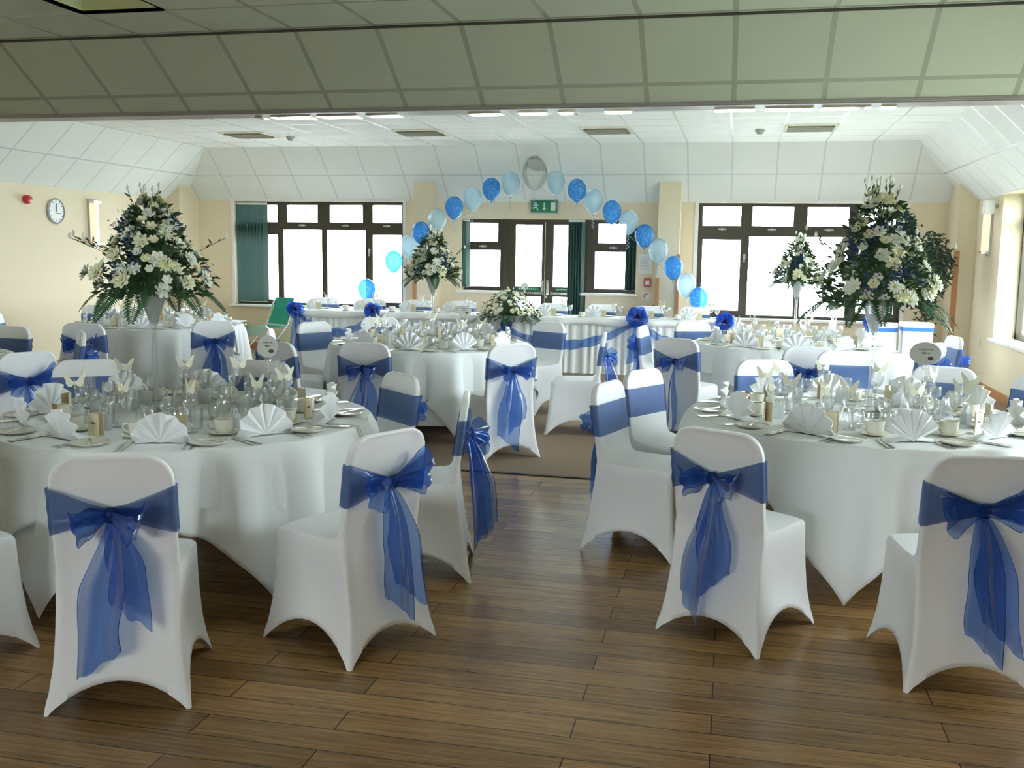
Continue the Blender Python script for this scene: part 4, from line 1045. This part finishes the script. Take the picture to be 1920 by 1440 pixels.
for k in range(4):
    (xa, za), (xb, zb) = RX[k], RX[k+1]; uvs = []
    def f(s, v):
        x = xa+(xb-xa)*s; zc = za+(zb-za)*s-.05-.27*(1-(2*s-1)**2); w_ = .028+.035*sin(pi*s)+.008*sin(s*40)
        return (x, HY0-.07-.018*sin(v*6+s*9), zc+v*w_)
    b = B(); b.grid(strip(f, 48, 7, uvs)); o = b.ob('organza_swag', M['organza_hem'], smooth=True, uv=uvs); tag(o, SW[k], 'swag', 'organza swags on the long table')
# guests' chairs and settings along the top table
HC = ['one', 'two', 'three', 'four', 'five', 'six', 'seven', 'eight']
for k, x in enumerate((-6.0-.02, -5.28, -4.58, -3.92, -2.55, -1.86, -1.22, -.58)):
    n = 'place %s from the left of the top table' % HC[k]
    dup(protos[k % 4], (x, 13.58, .004), pi+random.uniform(-.1, .1), 'white covered chair behind '+n, 'chair', 'covered chairs behind the long table')
    z = HT; g = ' on the long table'
    xs = x+.02
    dup(NP[0], (xs-.10, 13.52, z), pi+random.uniform(-.3, .3), 'white fan folded napkin at '+n, 'napkin', 'napkins'+g)
    dup(PL, (xs+.10, 13.50, z), 0, 'white side plate at '+n, 'plate', 'side plates'+g)
    dup(CD, (xs+.06, 13.33, z), random.uniform(-.3, .3), 'ivory menu card at '+n, 'card', 'menu cards'+g)
    dup(BG, (xs-.10, 13.36, z), random.uniform(-.5, .5), 'frosted favour bag at '+n, 'gift bag', 'favour bags'+g)
    dup(SA, (xs-.22, 13.24, z), 0, 'white saucer at '+n, 'saucer', 'saucers'+g); dup(CP, (xs-.22, 13.24, z+.0055), 1, 'white cup on saucer at '+n, 'cup', 'coffee cups'+g)
    dup(WG['tall'], (xs+.21, 13.30, z), 0, 'tall wine glass at '+n, 'glass', 'wine glasses'+g); dup(WG['short'], (xs+.29, 13.36, z), 0, 'shorter wine glass at '+n, 'glass', 'wine glasses'+g)
    dup(BF, (xs+.21, 13.27, z+.205), random.uniform(-.8, .8), 'ivory paper butterfly on tall glass at '+n, 'butterfly', 'paper butterflies'+g)
arrangement((-3.05, 13.14, HT+.012), .90, .36, 21, 'low wide cream flower arrangement at the middle of the top table', 88, 0, 10, 800, spikes=4, low=True)
sign(-2.93, 13.55, HT, 0, 'small round name sign behind the low flower arrangement', .35, .055, .05, ((.008, .6),))
# ------------------------------------------------------------------ balloons
BAL = [(-5.51, 1.02, 'b'), (-5.08, 1.45, 'b'), (-4.83, 1.68, 'p'), (-4.65, 1.88, 'b'), (-4.4, 2.07, 'p'), (-4.14, 2.25, 'b'), (-3.86, 2.38, 'p'), (-3.58, 2.52, 'b'), (-3.29, 2.6, 'p'), (-2.94, 2.74, 'c'), (-2.63, 2.61, 'p'), (-2.32, 2.5, 'b'), (-2.08, 2.35, 'p'), (-1.81, 2.2, 'b'), (-1.57, 2.06, 'p'), (-1.34, 1.87, 'b'), (-1.14, 1.67, 'p'), (-0.92, 1.43, 'b'), (-0.73, 1.19, 'p'), (-0.55, 1.0, 'b')]
AY = 14.05; BAL = [(x*AY/14.15, 1.6+(z-1.6)*AY/14.15, c) for x, z, c in BAL]
def balloon_me(r, h):
    P = []
    for k in range(25):
        a = pi*k/24; rr_ = r*sin(a); z = h*.5*cos(a)
        if z < 0: rr_ *= 1-.22*(-z/(h*.5))**2; z *= 1.18
        P.append((rr_, z))
    P[0] = (0, h*.5); P[-1] = (.004, P[-1][1]-.004)
    b = B(); b.lathe(P[::-1], 28); return b, P[-1][1]
PB = {}
for c, m, r, h in (('b', 'bal_blue', .132, .31), ('p', 'bal_pale', .135, .32), ('c', 'bal_clear', .18, .44)):
    root = empty('balloon'); b, zb = balloon_me(r, h); b.ob('balloon_skin', M[m], root, smooth=True)
    auto(B().lathe([(0, zb+.006), (.006, zb), (.004, zb-.008), (.014, zb-.022), (0, zb-.018)], 10).ob('knot', M[m], root))
    pts = [(.022*sin(k*.9)*(.4+k/40), .022*cos(k*.9)*(.4+k/40), zb-.02-k*.0075) for k in range(24)]
    B().tube(pts, .0035, 5).ob('curling_ribbon', M['ribbonw'], root); PB[c] = root
ORD = ['first', 'second', 'third', 'fourth', 'fifth', 'sixth', 'seventh', 'eighth', 'ninth']
for k, (x, z, c) in enumerate(BAL):
    cn = {'b': 'patterned mid blue balloon', 'p': 'pale blue pearl balloon', 'c': 'large clear balloon'}[c]
    where = 'at the top of the arch' if k == 9 else ('%s up the left side of the arch' % ORD[k] if k < 9 else '%s up the right side of the arch' % ORD[19-k] if 19-k < 9 else 'just right of the clear top balloon')
    dup(PB[c], (x, AY, z+.01), random.uniform(0, 6), cn+' '+where, 'balloon', 'balloons of the arch')
P = [(x, AY+.0, z-.18) for x, z, c in BAL]
o = B().tube([(P[0][0]-.35, AY, .01), (P[0][0]-.12, AY, .5)]+P+[(P[-1][0]+.12, AY, .5), (P[-1][0]+.3, AY, .01)], .0022, 5).ob('balloon_line', M['ribbonw']); tag(o, 'thin clear line that carries the balloon arch', 'line')
for x, s in ((P[0][0]-.35, 'left'), (P[-1][0]+.3, 'right')):
    o = auto(B().lathe([(0, .005), (.06, .005), (.065, .02), (.05, .09), (0, .10)], 16, (x, AY, 0)).ob('balloon_weight', M['ribbonblue'])); tag(o, 'blue weight on the floor at the %s foot of the balloon arch' % s, 'weight')
# ------------------------------------------------------------------ camp chair, side tray, ficus, gift table
cc = empty('camp_chair', (-7.02, 13.85, .004), radians(-25)); tag(cc, 'green canvas folding camp chair under the left window', 'chair')
B().grid([[(-.22, .20+.0*s, .46), (.22, .20, .46)] for s in (0,)]+[[(-.22, .30, .68), (.22, .30, .68)], [(-.22, .36, .86), (.22, .36, .86)]]).ob('back_canvas', M['campgreen'], cc)
B().grid([[(-.24, -.22, .45), (.24, -.22, .45)], [(-.24, 0, .42), (.24, 0, .42)], [(-.24, .2, .44), (.24, .2, .44)]]).ob('seat_canvas', M['campgreen'], cc)
B().grid([[(-.24, -.225, .45), (.24, -.225, .45)], [(-.24, -.235, .30), (.24, -.235, .30)]]).ob('striped_pocket', M['camppale'], cc)
for sx in (-.25, .25):
    B().tube([(sx, -.26, 0), (sx, .20, .46), (sx, .37, .88)], .011, 8).ob('back_leg', M['chrome'], cc)
    B().tube([(sx, .26, 0), (sx, -.22, .46)], .011, 8).ob('front_leg', M['chrome'], cc)
tb2 = empty('camp_table', (-7.55, 13.55, .004)); tag(tb2, 'small pale folding camp table beside the green camp chair', 'table')
B().box(-.25, .25, -.2, .2, .50, .52, c=.005).ob('tabletop', M['white_paint'], tb2); B().box(-.24, .24, -.205, -.2, .30, .49).ob('striped_pocket', M['camppale'], tb2)
for sx in (-.22, .22):
    for s in (-1, 1): B().tube([(sx, -.18*s, 0), (sx, .18*s, .50)], .010, 8).ob('leg', M['chrome'], tb2)
o = auto(B().lathe([(0, 0), (.03, 0), (.033, .06), (.03, .06), (.027, .006), (0, .006)], 16, (-7.45, 13.5, .5245)).ob('paper_cup', M['white'])); tag(o, 'small white cup on the camp table', 'cup')
fc = empty('potted_ficus', (2.36, 13.62, .004)); tag(fc, 'tall dark leafy potted ficus in the far right corner', 'plant')
auto(B().lathe([(0, 0), (.13, 0), (.17, .28), (.18, .30), (.16, .30), (.15, .26), (0, .26)], 24).ob('pot', M['terracotta'], fc))
B().tube([(0, 0, .25), (.02, 0, .7), (-.01, .01, 1.1), (.02, 0, 1.5)], [.016, .014, .012, .006], 8).tube([(0, 0, .25), (-.05, .01, .7), (-.03, 0, 1.1), (-.08, 0, 1.5)], [.012, .011, .009, .005], 8).tube([(0, 0, 1.0), (.12, 0, 1.35), (.16, 0, 1.7)], .006, 6).ob('trunk', M['bark'], fc)
rn = random.Random(2); b = B()
for k in range(1500):
    a = rn.uniform(0, 2*pi); e = rn.uniform(-1, 1); q = rn.random()**.4
    p = Vector((.02+.27*q*cos(a)*sqrt(1-e*e), .25*q*sin(a)*sqrt(1-e*e), 1.50+.47*q*e))
    if k % 12 == 0: p = Vector((rn.gauss(0, .06), rn.gauss(0, .05), rn.uniform(.62, 1.0)))
    d = Vector((rn.gauss(0, 1), rn.gauss(0, 1), rn.gauss(-.3, .7))).normalized()
    b.add(leaf_V(p, d, .075, .032, d.orthogonal().normalized()), [(0, 1, 2, 3)])
o = b.ob('foliage', mat('ficus_leaf', (.03, .06, .03), .45), fc); o['kind'] = 'stuff'
gt = empty('gift_table', (1.93, 12.55, .004)); tag(gt, 'low square gift table under a white cloth near the ficus', 'table')
B().box(-.42, .42, -.30, .30, .45, .475).ob('tabletop', M['boardtop'], gt)
for sx in (-.38, .38):
    for sy in (-.26, .26): B().box(sx-.02, sx+.02, sy-.02, sy+.02, 0, .45).ob('leg', M['orange_wood'], gt)
b = B(); rows = []
for z, e in ((.479, -.25), (.479, 0), (.46, .012), (.2, .03), (.05, .04)):
    r_ = []
    for x, y, k, s in rr(.43+e, -(.31+e), .31+e, .02, Mn=20): r_.append((x+.006*sin(40*y)*(z < .4), y+.006*sin(40*x)*(z < .4), z))
    rows.append(r_)
b.grid(rows, close=True); b.F.append(tuple(range(len(rows[0]))))
o = b.ob('tablecloth', M['cloth'], smooth=False); o.location = (1.93, 12.55, .004); auto(o); tag(o, 'small white cloth on the low gift table', 'tablecloth')
def gift(x, y, w_, d_, h_, label, band):
    g = empty('gift_box', (x, y, .4845)); tag(g, label, 'box', 'gift boxes')
    B().box(-w_/2, w_/2, -d_/2, d_/2, 0, h_, c=.004).ob('box_body', M['white'], g)
    B().box(-w_/2-.005, w_/2+.005, -d_/2-.005, d_/2+.005, h_-.05, h_+.006, c=.004).ob('box_lid', M['white_paint'], g)
    B().box(-w_/2-.007, w_/2+.007, -d_/2-.007, d_/2+.007, h_-.09, h_-.045).ob('ribbon', band, g)
gift(2.08, 12.55, .33, .30, .36, 'large white card box with a blue satin ribbon round its top', M['ribbonblue'])
gift(1.73, 12.60, .26, .24, .34, 'smaller white box with blue lid trim beside the card box', M['ribbonblue'])
rosette(1.52, .86, 'pale blue organza bow at the left edge of the gift table', Y=12.35, tails=True, r_=.10)
for c_ in [o for o in COL.objects if o.get('label') in ('x', 'chair')]: pass
# small ornament on the left sill
o = empty('sill_ornament', (-6.42, YF-.03, .721)); tag(o, 'small flower ornament on the sill of the far left window', 'ornament')
auto(B().lathe([(0, 0), (.03, 0), (.04, .05), (.025, .09), (0, .09)], 14).ob('pot', M['silver'], o)); q = bpy.data.objects.new('bloom', bloom_me(0, 'petalw')); COL.objects.link(q); q.parent = o; q.location = (0, 0, .10); q.scale = (1.4,)*3
# drop prototypes that were never placed
for r in [CH]+protos+list(NP.values())+[PL, BK, FK, KN, CP, SA, CD, BG, BF, MIR, SH, JG, TL]+list(WG.values())+list(PB.values()):
    try: nm_ = r.name
    except ReferenceError: continue
    if nm_ not in USED:
        for ch in list(r.children_recursive)+[r]: bpy.data.objects.remove(ch)
# meshes with too loose ends
